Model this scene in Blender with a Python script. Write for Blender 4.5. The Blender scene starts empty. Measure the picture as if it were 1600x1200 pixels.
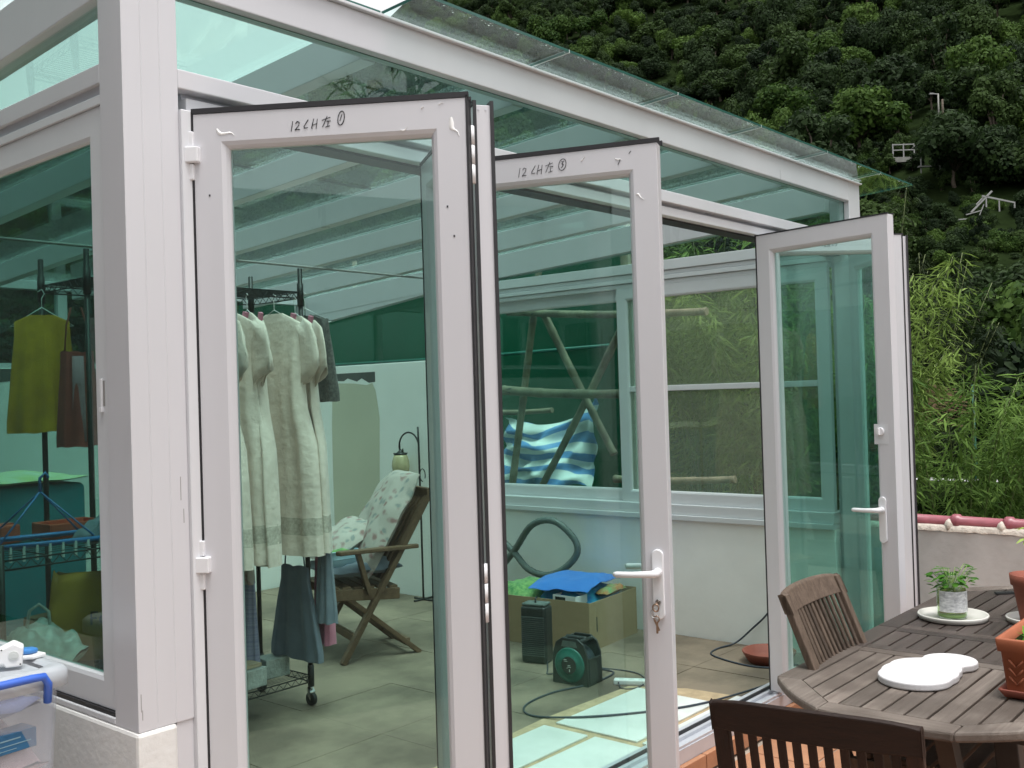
import bpy, math, random
from mathutils import Vector, Matrix, noise
rng = random.Random(7)
R = math.radians
scene = bpy.context.scene
col = scene.collection

# ------------------------------------------------------------------ camera
CAM = Vector((-1.2953, -2.3382, 1.5))
YAW, PITCH, ROLL = 0.70726, 0.01155, -0.0303
fw = Vector((math.cos(YAW)*math.cos(PITCH), math.sin(YAW)*math.cos(PITCH), math.sin(PITCH)))
rt = Vector((math.sin(YAW), -math.cos(YAW), 0))
up = rt.cross(fw)
rt, up = (rt*math.cos(ROLL)+up*math.sin(ROLL)), (up*math.cos(ROLL)-rt*math.sin(ROLL))
cam = bpy.data.cameras.new('camera')
cam.sensor_width = 36; cam.lens = 36*1597.2/1600; cam.clip_start = .05; cam.clip_end = 3000
cam_ob = bpy.data.objects.new('camera', cam); col.objects.link(cam_ob)
mw = Matrix((rt, up, -fw)).transposed().to_4x4(); mw.translation = CAM
cam_ob.matrix_world = mw
scene.camera = cam_ob

# ------------------------------------------------------------------ world and sun (bright overcast)
SUN_EL, SUN_AZ = R(76), R(-100)          # azimuth measured from +X, counter-clockwise
world = bpy.data.worlds.new('World'); scene.world = world; world.use_nodes = True
wn, wl = world.node_tree.nodes, world.node_tree.links
wn.clear()
sky = wn.new('ShaderNodeTexSky'); sky.sky_type = 'NISHITA'; sky.sun_disc = False
sky.sun_elevation = SUN_EL; sky.sun_rotation = R(90)-SUN_AZ
sky.air_density = 1.0; sky.dust_density = 3.0; sky.ozone_density = 1.0
hsv = wn.new('ShaderNodeHueSaturation'); hsv.inputs['Saturation'].default_value = .07
bg = wn.new('ShaderNodeBackground'); bg.inputs['Strength'].default_value = .15
wo = wn.new('ShaderNodeOutputWorld')
wl.new(sky.outputs[0], hsv.inputs['Color']); wl.new(hsv.outputs[0], bg.inputs['Color']); wl.new(bg.outputs[0], wo.inputs['Surface'])
sun = bpy.data.lights.new('sun', 'SUN'); sun.energy = 1.45; sun.angle = R(25); sun.color = (1, .98, .955)
sun_ob = bpy.data.objects.new('sun', sun); col.objects.link(sun_ob)
sdir = Vector((math.cos(SUN_AZ)*math.cos(SUN_EL), math.sin(SUN_AZ)*math.cos(SUN_EL), math.sin(SUN_EL)))
sun_ob.rotation_euler = sdir.to_track_quat('Z', 'Y').to_euler()
sun_ob.location = sdir*50
vs = scene.view_settings
vs.view_transform = 'Standard'; vs.look = 'None'; vs.exposure = 0.95; vs.gamma = 1.0; vs.use_curve_mapping = False
scene.render.engine = 'CYCLES'
cy = scene.cycles
cy.max_bounces = 8; cy.diffuse_bounces = 4; cy.glossy_bounces = 3; cy.transmission_bounces = 4
cy.transparent_max_bounces = 20; cy.use_denoising = True; cy.use_adaptive_sampling = True; cy.adaptive_threshold = .02
cy.caustics_reflective = False; cy.caustics_refractive = False; cy.sample_clamp_indirect = 6

# ------------------------------------------------------------------ mesh building
def V(*a): return Vector(a)
class MB:
    def __init__(s): s.v = []; s.f = []; s.m = []; s.s = []
    def add(s, vs_, fs, m=0, smooth=False):
        o = len(s.v); s.v += [tuple(p) for p in vs_]
        for f in fs: s.f.append(tuple(i+o for i in f)); s.m.append(m); s.s.append(smooth)
        return s
    def box(s, x0, x1, y0, y1, z0, z1, m=0):
        return s.add([(x, y, z) for z in (z0, z1) for y in (y0, y1) for x in (x0, x1)],
            [(0,2,3,1),(4,5,7,6),(0,1,5,4),(2,6,7,3),(0,4,6,2),(1,3,7,5)], m)
    def frame3(s, c, ax, ay, az, m=0):      # box from centre and three half-axis vectors
        c, ax, ay, az = map(Vector, (c, ax, ay, az))
        return s.add([c+ax*i+ay*j+az*k for k in (-1,1) for j in (-1,1) for i in (-1,1)],
            [(0,2,3,1),(4,5,7,6),(0,1,5,4),(2,6,7,3),(0,4,6,2),(1,3,7,5)], m)
    def bar(s, p, q, w, h, upv=(0,0,1), m=0):
        p, q = Vector(p), Vector(q); d = (q-p); u = Vector(upv); side = d.cross(u).normalized(); u = side.cross(d).normalized()
        return s.frame3((p+q)/2, d/2, side*w/2, u*h/2, m)
    def tube(s, pts, r, n=8, m=0, closed=False, cap=True, smooth=True):
        pts = [Vector(p) for p in pts]; N = len(pts); rs = r if isinstance(r, (list, tuple)) else [r]*N
        vs_ = []; fs = []; ref = None
        for i, p in enumerate(pts):
            a = pts[(i-1) % N] if (closed or i > 0) else p; b = pts[(i+1) % N] if (closed or i < N-1) else p
            t = (b-a); t = t.normalized() if t.length > 1e-9 else Vector((0,0,1))
            if ref is None:
                ref = t.orthogonal().normalized()
            ref = (ref - t*ref.dot(t)); ref = ref.normalized() if ref.length > 1e-6 else t.orthogonal().normalized()
            bn = t.cross(ref)
            for k in range(n):
                a_ = 2*math.pi*k/n; vs_.append(p+(ref*math.cos(a_)+bn*math.sin(a_))*rs[i])
        for i in range(N if closed else N-1):
            for k in range(n):
                j = (i+1) % N; k2 = (k+1) % n
                fs.append((i*n+k, i*n+k2, j*n+k2, j*n+k))
        s.add(vs_, fs, m, smooth)
        if cap and not closed:
            o = len(s.v)-N*n
            s.f.append(tuple(o+k for k in range(n))[::-1]); s.m.append(m); s.s.append(False)
            s.f.append(tuple(o+(N-1)*n+k for k in range(n))); s.m.append(m); s.s.append(False)
        return s
    def lathe(s, prof, n=28, c=(0,0,0), m=0, smooth=True):
        c = Vector(c); vs_ = []; fs = []
        for r, z in prof:
            for k in range(n):
                a = 2*math.pi*k/n; vs_.append(c+V(r*math.cos(a), r*math.sin(a), z))
        for i in range(len(prof)-1):
            for k in range(n):
                k2 = (k+1) % n; fs.append((i*n+k, i*n+k2, (i+1)*n+k2, (i+1)*n+k))
        return s.add(vs_, fs, m, smooth)
    def prism(s, poly, z0, z1, m=0, f=None):  # polygon (ccw) extruded; f maps (x, y, z) to a point
        n = len(poly); f = f or (lambda x, y, z: (x, y, z))
        vs_ = [f(x, y, z0) for x, y in poly]+[f(x, y, z1) for x, y in poly]
        fs = [tuple(range(n))[::-1], tuple(range(n, 2*n))]+[(i, (i+1) % n, n+(i+1) % n, n+i) for i in range(n)]
        return s.add(vs_, fs, m)
    def grid(s, P, m=0, smooth=True, wrap=False):  # P[i][j] rows of points
        a, b = len(P), len(P[0]); vs_ = [p for r_ in P for p in r_]; fs = []
        for i in range(a-1):
            for j in range(b if wrap else b-1):
                j2 = (j+1) % b; fs.append((i*b+j, i*b+j2, (i+1)*b+j2, (i+1)*b+j))
        return s.add(vs_, fs, m, smooth)
    def ring(s, x0, x1, z0, z1, prof, m=0):  # mitred frame in the xz plane: profile of (inset, y), closed
        n = len(prof); vs_ = []
        for (cx, sx, cz, sz) in ((x0,1,z0,1),(x1,-1,z0,1),(x1,-1,z1,-1),(x0,1,z1,-1)):
            for i, y in prof: vs_.append((cx+sx*i, y, cz+sz*i))
        fs = [(a*n+k, a*n+(k+1) % n, ((a+1) % 4)*n+(k+1) % n, ((a+1) % 4)*n+k) for a in range(4) for k in range(n)]
        return s.add(vs_, fs, m)
    def leaf(s, p, d, nrm, L, W, m=0):       # bent leaf of two quads
        p, d, nrm = Vector(p), Vector(d).normalized(), Vector(nrm)
        sd = d.cross(nrm); sd = sd.normalized() if sd.length > 1e-6 else d.orthogonal().normalized()
        n2 = sd.cross(d)
        a, b, c = p, p+d*L*.5-n2*L*.04, p+d*L-n2*L*.2
        return s.add([a-sd*W*.18, a+sd*W*.18, b+sd*W*.5, b-sd*W*.5, c+sd*W*.12, c-sd*W*.12], [(0,1,2,3),(3,2,4,5)], m, True)

def mesh_of(name, mb, mats):
    me = bpy.data.meshes.new(name); me.from_pydata(mb.v, [], mb.f)
    for m in (mats if isinstance(mats, (list, tuple)) else [mats]): me.materials.append(m)
    me.polygons.foreach_set('material_index', mb.m); me.polygons.foreach_set('use_smooth', mb.s)
    me.update(); return me
def mk(name, mb, mats, parent=None, bevel=0, loc=None, rotz=0, seg=2, off=None, subsurf=0, solid=0):
    """one mesh object; off = subtract (mesh given in world coordinates, parent stands at off)"""
    me = mesh_of(name, mb, mats)
    if off is not None:
        me.transform(Matrix.Translation(-Vector(off)))
    o = bpy.data.objects.new(name, me); col.objects.link(o)
    if parent is not None: o.parent = parent
    if loc is not None: o.location = loc
    o.rotation_euler.z = rotz
    if solid:
        md = o.modifiers.new('thickness', 'SOLIDIFY'); md.thickness = solid; md.offset = 0
    if subsurf:
        md = o.modifiers.new('smooth', 'SUBSURF'); md.levels = subsurf; md.render_levels = subsurf
    if bevel:
        md = o.modifiers.new('bevel', 'BEVEL'); md.width = bevel; md.segments = seg; md.limit_method = 'ANGLE'; md.angle_limit = R(35)
        md.harden_normals = False
    return o
def tag(o, label, cat, group=None):
    o['label'] = label; o['category'] = cat
    if group: o['group'] = group
    return o
def thing(name, label, cat, loc=(0,0,0), rotz=0, group=None):
    o = bpy.data.objects.new(name, None); col.objects.link(o); o.location = loc; o.rotation_euler.z = rotz
    o.empty_display_size = .1
    return tag(o, label, cat, group)
def part(name, parent, loc=(0,0,0), rotz=0, label=None):
    o = bpy.data.objects.new(name, None); col.objects.link(o); o.parent = parent; o.location = loc; o.rotation_euler.z = rotz
    o.empty_display_size = .05
    if label: o['label'] = label
    return o
def structure(o): o['kind'] = 'structure'; return o
def stuff(o): o['kind'] = 'stuff'; return o

# ------------------------------------------------------------------ materials
def nodes_of(name):
    m = bpy.data.materials.new(name); m.use_nodes = True
    nt = m.node_tree; b = nt.nodes['Principled BSDF']; return m, nt, b
def mat(name, c, rough=.5, var=.08, scale=6, bump=0, bscale=60, c2=None, metal=0, stretch=(1,1,1), spec=.5, trans=0, detail=4,
        speck=0, obj=False, coat=0, sheen=0, rvar=.0, ramp=(.3,.7)):
    m, nt, b = nodes_of(name); N, Lk = nt.nodes, nt.links
    src = N.new('ShaderNodeTexCoord').outputs['Object'] if obj else N.new('ShaderNodeNewGeometry').outputs['Position']
    mp = N.new('ShaderNodeMapping'); mp.inputs['Scale'].default_value = stretch; Lk.new(src, mp.inputs['Vector'])
    nz = N.new('ShaderNodeTexNoise'); nz.inputs['Scale'].default_value = scale; nz.inputs['Detail'].default_value = detail
    nz.inputs['Roughness'].default_value = .62
    Lk.new(mp.outputs[0], nz.inputs['Vector'])
    rp = N.new('ShaderNodeValToRGB'); rp.color_ramp.elements[0].position = ramp[0]; rp.color_ramp.elements[1].position = ramp[1]
    ca = c2 if c2 else tuple(x*(1-var) for x in c); cb = c if c2 else tuple(min(1, x*(1+var)) for x in c)
    rp.color_ramp.elements[0].color = (*ca, 1); rp.color_ramp.elements[1].color = (*cb, 1)
    Lk.new(nz.outputs['Fac'], rp.inputs['Fac']); out = rp.outputs[0]
    if speck:
        n2 = N.new('ShaderNodeTexNoise'); n2.inputs['Scale'].default_value = bscale*1.7; n2.inputs['Detail'].default_value = 2
        Lk.new(src, n2.inputs['Vector'])
        mx = N.new('ShaderNodeMixRGB'); mx.blend_type = 'MULTIPLY'; mx.inputs[0].default_value = speck
        r2 = N.new('ShaderNodeValToRGB'); r2.color_ramp.elements[0].position = .38; r2.color_ramp.elements[1].position = .55
        r2.color_ramp.elements[0].color = (.35,.33,.3,1)
        Lk.new(n2.outputs['Fac'], r2.inputs['Fac']); Lk.new(out, mx.inputs[1]); Lk.new(r2.outputs[0], mx.inputs[2]); out = mx.outputs[0]
    Lk.new(out, b.inputs['Base Color'])
    b.inputs['Roughness'].default_value = rough; b.inputs['Metallic'].default_value = metal
    b.inputs['Specular IOR Level'].default_value = spec
    if rvar:
        mr = N.new('ShaderNodeMapRange'); mr.inputs['To Min'].default_value = rough-rvar; mr.inputs['To Max'].default_value = rough+rvar
        Lk.new(nz.outputs['Fac'], mr.inputs['Value']); Lk.new(mr.outputs[0], b.inputs['Roughness'])
    if coat: b.inputs['Coat Weight'].default_value = coat
    if sheen: b.inputs['Sheen Weight'].default_value = sheen
    if trans: b.inputs['Transmission Weight'].default_value = trans
    if bump:
        nb = N.new('ShaderNodeTexNoise'); nb.inputs['Scale'].default_value = bscale; nb.inputs['Detail'].default_value = 5
        Lk.new(mp.outputs[0], nb.inputs['Vector'])
        bp = N.new('ShaderNodeBump'); bp.inputs['Strength'].default_value = bump; bp.inputs['Distance'].default_value = .01
        Lk.new(nb.outputs['Fac'], bp.inputs['Height']); Lk.new(bp.outputs[0], b.inputs['Normal'])
    return m
def glass(name, tint, r0=.045, haze=0.0, rough=0.0, kg=1.0):
    """thin architectural glass: per-face tinted transmission plus Schlick reflection, optional even haze film"""
    m = bpy.data.materials.new(name); m.use_nodes = True; nt = m.node_tree; N, Lk = nt.nodes, nt.links; N.clear()
    out = N.new('ShaderNodeOutputMaterial'); lw = N.new('ShaderNodeLayerWeight'); lw.inputs['Blend'].default_value = .5
    pw = N.new('ShaderNodeMath'); pw.operation = 'POWER'; pw.inputs[1].default_value = 5; Lk.new(lw.outputs['Facing'], pw.inputs[0])
    ma = N.new('ShaderNodeMath'); ma.operation = 'MULTIPLY_ADD'; ma.inputs[1].default_value = kg-r0; ma.inputs[2].default_value = r0; Lk.new(pw.outputs[0], ma.inputs[0])
    tr = N.new('ShaderNodeBsdfTransparent'); tr.inputs['Color'].default_value = (*tint, 1)
    gl = N.new('ShaderNodeBsdfGlossy'); gl.inputs['Roughness'].default_value = rough; gl.inputs['Color'].default_value = (.93,.97,.95,1)
    mx = N.new('ShaderNodeMixShader'); Lk.new(ma.outputs[0], mx.inputs[0]); Lk.new(tr.outputs[0], mx.inputs[1]); Lk.new(gl.outputs[0], mx.inputs[2])
    last = mx.outputs[0]
    if haze:
        df = N.new('ShaderNodeBsdfDiffuse'); df.inputs['Color'].default_value = (.50,.56,.42,1)
        m2 = N.new('ShaderNodeMixShader'); m2.inputs[0].default_value = haze; Lk.new(last, m2.inputs[1]); Lk.new(df.outputs[0], m2.inputs[2]); last = m2.outputs[0]
    Lk.new(last, out.inputs['Surface']); return m
def foliage(name, dark, light, trans=.32, scale=.5, rough=.7):
    m, nt, b = nodes_of(name); N, Lk = nt.nodes, nt.links
    g = N.new('ShaderNodeNewGeometry'); oi = N.new('ShaderNodeObjectInfo')
    nz = N.new('ShaderNodeTexNoise'); nz.inputs['Scale'].default_value = scale; nz.inputs['Detail'].default_value = 3; Lk.new(g.outputs['Position'], nz.inputs['Vector'])
    a1 = N.new('ShaderNodeMath'); a1.operation = 'MULTIPLY_ADD'; a1.inputs[1].default_value = .45; Lk.new(g.outputs['Random Per Island'], a1.inputs[0])
    a2 = N.new('ShaderNodeMath'); a2.operation = 'MULTIPLY_ADD'; a2.inputs[1].default_value = .5; Lk.new(oi.outputs['Random'], a2.inputs[0])
    a3 = N.new('ShaderNodeMath'); a3.operation = 'MULTIPLY_ADD'; a3.inputs[1].default_value = .9; a3.inputs[2].default_value = -.42; Lk.new(nz.outputs['Fac'], a3.inputs[0])
    Lk.new(a3.outputs[0], a2.inputs[2]); Lk.new(a2.outputs[0], a1.inputs[2])
    rp = N.new('ShaderNodeValToRGB'); rp.color_ramp.elements[0].color = (*dark, 1); rp.color_ramp.elements[1].color = (*light, 1)
    rp.color_ramp.elements[0].position = .1; rp.color_ramp.elements[1].position = .95
    Lk.new(a1.outputs[0], rp.inputs['Fac']); Lk.new(rp.outputs[0], b.inputs['Base Color']); b.inputs['Roughness'].default_value = rough
    b.inputs['Specular IOR Level'].default_value = .12
    tl = N.new('ShaderNodeBsdfTranslucent'); Lk.new(rp.outputs[0], tl.inputs['Color'])
    mx = N.new('ShaderNodeMixShader'); mx.inputs[0].default_value = trans
    o = nt.nodes['Material Output']; Lk.new(b.outputs[0], mx.inputs[1]); Lk.new(tl.outputs[0], mx.inputs[2]); Lk.new(mx.outputs[0], o.inputs['Surface'])
    return m
def wood(name, c, c2, stretch, rough=.6, bump=.25, scale=3, stain=None):
    m = mat(name, c, rough=rough, c2=c2, scale=scale, stretch=stretch, bump=bump, bscale=scale*4, detail=8, rvar=.08)
    nt = m.node_tree; N, Lk = nt.nodes, nt.links; b = N['Principled BSDF']
    src = b.inputs['Base Color'].links[0].from_socket; b.inputs['Specular IOR Level'].default_value = .25
    oi = N.new('ShaderNodeObjectInfo'); mr = N.new('ShaderNodeMapRange'); mr.inputs['To Min'].default_value = .66; mr.inputs['To Max'].default_value = 1.28
    Lk.new(oi.outputs['Random'], mr.inputs['Value'])
    mx = N.new('ShaderNodeVectorMath'); mx.operation = 'SCALE'; Lk.new(src, mx.inputs[0]); Lk.new(mr.outputs[0], mx.inputs['Scale'])
    last = mx.outputs[0]
    if stain:
        nz = N.new('ShaderNodeTexNoise'); nz.inputs['Scale'].default_value = 3.2; nz.inputs['Detail'].default_value = 5
        g = N.new('ShaderNodeNewGeometry'); Lk.new(g.outputs['Position'], nz.inputs['Vector'])
        rp = N.new('ShaderNodeValToRGB'); rp.color_ramp.elements[0].position = .42; rp.color_ramp.elements[1].position = .62
        rp.color_ramp.elements[0].color = (0,0,0,1); rp.color_ramp.elements[1].color = (.75,.75,.75,1); Lk.new(nz.outputs['Fac'], rp.inputs['Fac'])
        m3 = N.new('ShaderNodeMixRGB'); m3.inputs[2].default_value = (*stain, 1); Lk.new(rp.outputs[0], m3.inputs[0]); Lk.new(last, m3.inputs[1]); last = m3.outputs[0]
    Lk.new(last, b.inputs['Base Color']); return m
M = {}
M['white'] = mat('white_coated_aluminium', (.605,.597,.625), rough=.30, c2=(.57,.563,.588), scale=2.6, stretch=(1,1,.18), bump=.010, bscale=14, rvar=.08, detail=5)
M['white2'] = mat('satin_white_profile', (.63,.632,.655), rough=.42, var=.03, scale=3)
M['vinyl'] = mat('white_vinyl_handle', (.74,.735,.755), rough=.35, var=.02)
M['track'] = mat('grey_track_aluminium', (.56,.57,.62), rough=.35, var=.06, metal=.3)
M['gasket'] = mat('black_rubber_gasket', (.018,.017,.02), rough=.55, var=.2)
M['soffit'] = mat('dusty_grey_soffit', (.27,.26,.25), rough=.7, var=.15, scale=9)
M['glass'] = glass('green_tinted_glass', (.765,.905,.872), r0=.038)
M['hazyglass'] = glass('hazy_green_glass', (.87,.94,.90), haze=.17)  # even olive diffuse film hazes the view through this pane
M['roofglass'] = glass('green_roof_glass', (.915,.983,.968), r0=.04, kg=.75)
M['sideglass'] = glass('dark_green_glass', (.43,.645,.59), haze=0)
M['edge'] = mat('green_glass_edge', (.035,.11,.09), rough=.15, var=.1)
M['edgepale'] = mat('pale_glass_joint', (.60,.68,.66), rough=.3, var=.1)
M['plaster'] = mat('rough_white_plaster', (.70,.685,.665), rough=.85, var=.05, scale=5, bump=.16, bscale=50)
M['wallin'] = mat('painted_white_wall', (.87,.87,.85), rough=.8, var=.04, scale=2.5, bump=.10, bscale=24)
M['parapet'] = mat('weathered_white_parapet', (.47,.465,.46), rough=.85, var=.18, scale=2.0, bump=.22, bscale=22)
M['patch'] = mat('bare_cement_patch', (.58,.56,.45), rough=.9, var=.05, scale=2)
M['darkpatch'] = mat('dark_grey_render', (.10,.105,.10), rough=.9, var=.2)
M['slab'] = mat('stained_concrete_floor', (.245,.188,.135), rough=.75, ramp=(.40,.62), c2=(.105,.080,.057), scale=1.5, bump=.12, bscale=20, detail=14, rvar=.12)
M['grout'] = mat('floor_joint', (.10,.082,.060), rough=.9, var=.2)
M['mortar'] = mat('ochre_mortar_bed', (.46,.34,.21), rough=.9, var=.2, scale=14)
M['wtile'] = mat('white_marble_tile', (.80,.81,.78), rough=.35, c2=(.62,.64,.61), scale=4, detail=8)
M['terracotta'] = mat('terracotta_tile', (.46,.22,.12), rough=.7, c2=(.33,.155,.085), scale=5, bump=.2, bscale=40)
M['tgrout'] = mat('terrace_grout', (.40,.33,.27), rough=.9, var=.2)
M['coping'] = mat('plum_red_coping', (.27,.075,.095), rough=.35, var=.18, scale=12)
M['cement'] = mat('raw_cement', (.52,.46,.40), rough=.95, var=.2, scale=20, bump=.8, bscale=45)
M['teak'] = wood('weathered_teak', (.215,.183,.158), (.115,.092,.077), (1.2,26,26), stain=(.066,.052,.043))
M['teakwet'] = wood('dark_damp_teak', (.078,.062,.055), (.036,.028,.024), (1.2,26,26), rough=.42)
M['teakx'] = wood('weathered_teak_cross', (.205,.174,.150), (.11,.088,.073), (26,1.2,26), stain=(.068,.053,.044))
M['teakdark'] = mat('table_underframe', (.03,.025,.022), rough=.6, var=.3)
M['chairA'] = wood('tan_teak_chair', (.110,.080,.060), (.055,.038,.028), (22,22,2.0))
M['chairB'] = wood('red_brown_chair', (.030,.0135,.0085), (.014,.006,.004), (5,5,30), rough=.62, scale=2)
M['chairBv'] = wood('red_brown_chair_upright', (.030,.0135,.0085), (.014,.006,.004), (30,30,4), rough=.62, scale=2)
M['eucalypt'] = wood('brown_folding_chair', (.17,.105,.062), (.10,.06,.035), (8,8,8), scale=4)
M['bamboo'] = mat('dry_bamboo', (.32,.255,.175), rough=.65, c2=(.15,.115,.078), ramp=(.38,.6), scale=5, var=.2)
M['black'] = mat('black_plastic', (.022,.024,.024), rough=.38, var=.2)
M['blackmetal'] = mat('black_wire_rack', (.025,.028,.027), rough=.4, var=.25, metal=.4)
M['chrome'] = mat('caster_chrome', (.5,.5,.5), rough=.25, metal=1)
M['linen'] = mat('cream_linen', (.80,.685,.60), rough=.9, c2=(.63,.53,.46), scale=9, bump=.7, bscale=26, sheen=.2)
M['lineninner'] = mat('beige_linen', (.60,.55,.46), rough=.9, var=.08, scale=9, bump=.3, bscale=160)
M['lace'] = mat('cream_lace', (.60,.535,.46), rough=.9, c2=(.42,.37,.315), scale=60, detail=1)
# ------------------------------------------------------------------ terrain
ZF, ZT = -.08, -.15                       # indoor floor, terrace
HA = R(10)
def hill_h(x, y):
    s = x*math.cos(HA)+y*math.sin(HA)
    t = -x*math.sin(HA)+y*math.cos(HA)
    n = noise.noise(Vector((x*.02, y*.02, 3)))*5+noise.noise(Vector((x*.06, y*.06, 9)))*1.6
    base = -5.0
    if s > 35: base += .455*(s-35)
    if s > 110: base += .19*(s-110)*max(0, min(1, (.80-t/s)/.2))
    k = min(1, max(0, (s-20)/40))
    return base+n*k
mb = MB()
g1 = [-400,-200,-100,-60,-30,-10,0,8,14,20,26,32,38,44,50,57,64,72,80,90,100,112,125,140,155,172,190,210,235,265,300,340,390,450,520,600]
g2 = [-500,-400,-300,-240,-200,-170,-145,-120,-100,-85,-70,-58,-46,-36,-27,-18,-10,0,10,18,27,36,46,58,70,85,100,120,145,170,200,240,290,350,420,500,600]
P_ = []
for a in g1:
    row = []
    for b in g2:
        x = a*math.cos(HA)-b*math.sin(HA); y = a*math.sin(HA)+b*math.cos(HA); row.append((x, y, hill_h(x, y)))
    P_.append(row)
mb.grid(P_)
M['soil'] = mat('forest_floor', (.016,.026,.009), rough=1, c2=(.008,.013,.005), scale=.8, spec=0)
structure(mk('hillside', mb, M['soil']))

# terrace slab with clay tiles laid on it
mb = MB(); mb.box(-7, 5.62, -8, 0.0, -5.2, ZT-.008); mb.box(-7, 0.0, .001, 6, -5.2, ZT-.009)
terrace = structure(mk('terrace_floor', mb, M['tgrout']))
tile_me = None
for i in range(16):
    for j in range(8):
        if tile_me is None:
            o = mk('tile', MB().box(-.147,.147,-.147,.147,-.007,.008), M['terracotta'], terrace, bevel=.003, seg=1); tile_me = o.data
        else:
            o = bpy.data.objects.new('tile', tile_me); col.objects.link(o); o.parent = terrace
            md = o.modifiers.new('bevel','BEVEL'); md.width = .003; md.segments = 1
        o.location = (.35+i*.303, -.235-j*.303, ZT-.008+rng.uniform(-.001,.001)); o.rotation_euler.z = rng.uniform(-.004,.004)

# indoor floor slabs
mb = MB(); mb.box(.104, 4.43, .101, 4.95, -5.2, ZF-.012)
floor = structure(mk('indoor_floor', mb, M['grout']))
slab_me = None
for i in range(7):
    for j in range(8):
        sx, sy = 4.30/7, 4.82/8
        if slab_me is None:
            o = mk('floor_slab', MB().box(-sx/2+.0014, sx/2-.0014, -sy/2+.0014, sy/2-.0014, -.012, 0), M['slab'], floor); slab_me = o.data
        else:
            o = bpy.data.objects.new('floor_slab', slab_me); col.objects.link(o); o.parent = floor
        o.location = (.12+sx*(i+.5), .115+sy*(j+.5), ZF+rng.uniform(-.0012,.0012))
mb = MB(); mb.prism([(.9,.10),(3.44,.10),(3.40,.52),(3.26,.80),(2.56,.83),(2.0,.79),(1.2,.82),(.9,.8)], ZF+.002, ZF+.005)
mk('mortar_bed', mb, M['mortar'], floor)
for (x0,x1,y0,y1,r_) in ((2.535,3.24,.265,.725,.0),(1.93,2.475,.49,.745,.01),(1.96,2.48,.195,.455,.0),(2.53,3.40,.105,.232,0),(1.33,1.89,.47,.75,0),(1.36,1.92,.19,.44,0),(1.9,2.49,.105,.165,0),(1.2,1.86,.105,.165,0)):
    o = mk('marble_tile', MB().box(-(x1-x0)/2,(x1-x0)/2,-(y1-y0)/2,(y1-y0)/2,0,.010), M['wtile'], floor, bevel=.002, seg=1)
    o.location = ((x0+x1)/2,(y0+y1)/2,ZF+.005); o.rotation_euler.z = r_

# ------------------------------------------------------------------ the sunroom
room = thing('sunroom', 'white framed glass sunroom with its folding doors open onto the terrace', 'sunroom')
def B(name, x0,x1,y0,y1,z0,z1, m='white', bevel=.003, parent=None):
    return mk(name, MB().box(x0,x1,y0,y1,z0,z1), M[m], parent or room, bevel=bevel)
def zr(y): return 2.70-.055*y
# corner post with two shallow grooves in its front face
gp = [(0,.112),(0,0),(.050,0),(.0515,.002),(.053,0),(.101,0),(.1025,.002),(.104,0),(.153,0),(.153,.112)]
mk('corner_post', MB().prism(gp, .703, 2.690).box(.105,.153,.004,.112,-.08,.703), M['white'], room, bevel=.002)
B('door_jamb', .153,.187,-.012,.09,-.08,2.262,'white2')
B('corner_post', 4.50,4.66,0,.12,-.15,2.690)
B('door_jamb', 4.468,4.50,-.010,.09,-.08,2.262,'white2')
B('front_beam', .153,4.50,.0,.07,2.572,2.684)
B('beam_lip', .0,4.665,-.016,.03,2.6845,2.694,'white2',.002)
B('transom_rail', .153,4.50,0,.06,2.318,2.368)
B('head_track', .187,4.468,.018,.13,2.264,2.303,'white2')
B('track_groove', .187,4.468,.040,.125,2.303,2.318,'track',0)
B('track_groove', .187,4.468,.055,.132,2.256,2.264,'gasket',0)
mb = MB(); mb.box(.187,4.468,-.035,.10,-.075,-.012); mb.box(.187,4.468,-.030,-.012,-.012,.0); mb.box(.187,4.468,.022,.034,-.012,.004); mb.box(.187,4.468,.075,.10,-.012,.0)
mk('threshold', mb, M['track'], room, bevel=.002)
B('threshold_gap_strip', .187,4.468,.064,.073,-.012,.002,'gasket',0)  # black strip stands in for the dark gap at the inner track
for k in range(22): B('step_tile', .187+k*.2, min(4.49, .187+k*.2+.194), -.062,-.036,-.145,-.072,'terracotta')
def pane(name, x0,x1,y0,y1,z0,z1, m='glass', parent=None, edge='edge'):
    """box pane: big faces glass, narrow faces green edge"""
    d = (x1-x0, y1-y0, z1-z0); ax = d.index(min(d))
    mb = MB().box(x0,x1,y0,y1,z0,z1); big = {0:(4,5),1:(2,3),2:(0,1)}[ax]
    mb.m = [0 if i in big else 1 for i in range(6)]
    return mk(name, mb, [M[m], M[edge]], parent or room)
pane('transom_pane', .155,4.498,.030,.036,2.369,2.571)
# roof: rafters, panes, sealant joints
JX = [-.45,.137,.872,1.604,2.336,3.07,3.81,4.545,5.06]
def sloped(name, x0,x1,y0,y1,zb,zt,mats,parent=room,bevel=0,m=None):
    mb = MB(); vs_ = [(x, y, (zt if k else zb)+zr(y)) for k in (0,1) for y in (y0,y1) for x in (x0,x1)]
    mb.add(vs_, [(0,2,3,1),(4,5,7,6),(0,1,5,4),(2,6,7,3),(0,4,6,2),(1,3,7,5)])
    if m: mb.m = m
    return mk(name, mb, mats, parent, bevel=bevel)
for j in JX[2:7]: sloped('rafter', j-.032, j+.032, .072, 4.95, -.128, -.006, M['white'], bevel=.003)
for i in range(len(JX)-1):
    ya = -.175 if JX[i] > .8 else .004
    for y0, y1 in ((ya, 1.697),(1.703, 5.08)):
        sloped('roof_pane', JX[i]+.003, JX[i+1]-.003, y0, y1, 0, .010, [M['roofglass'], M['edge']], m=[0,0,1,1,1,1])
    if i: sloped('sealant_joint', JX[i]-.0028, JX[i]+.0028, -.174 if JX[i]>.9 else .005, 5.08, -.001, .011, M['edgepale'])
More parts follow.
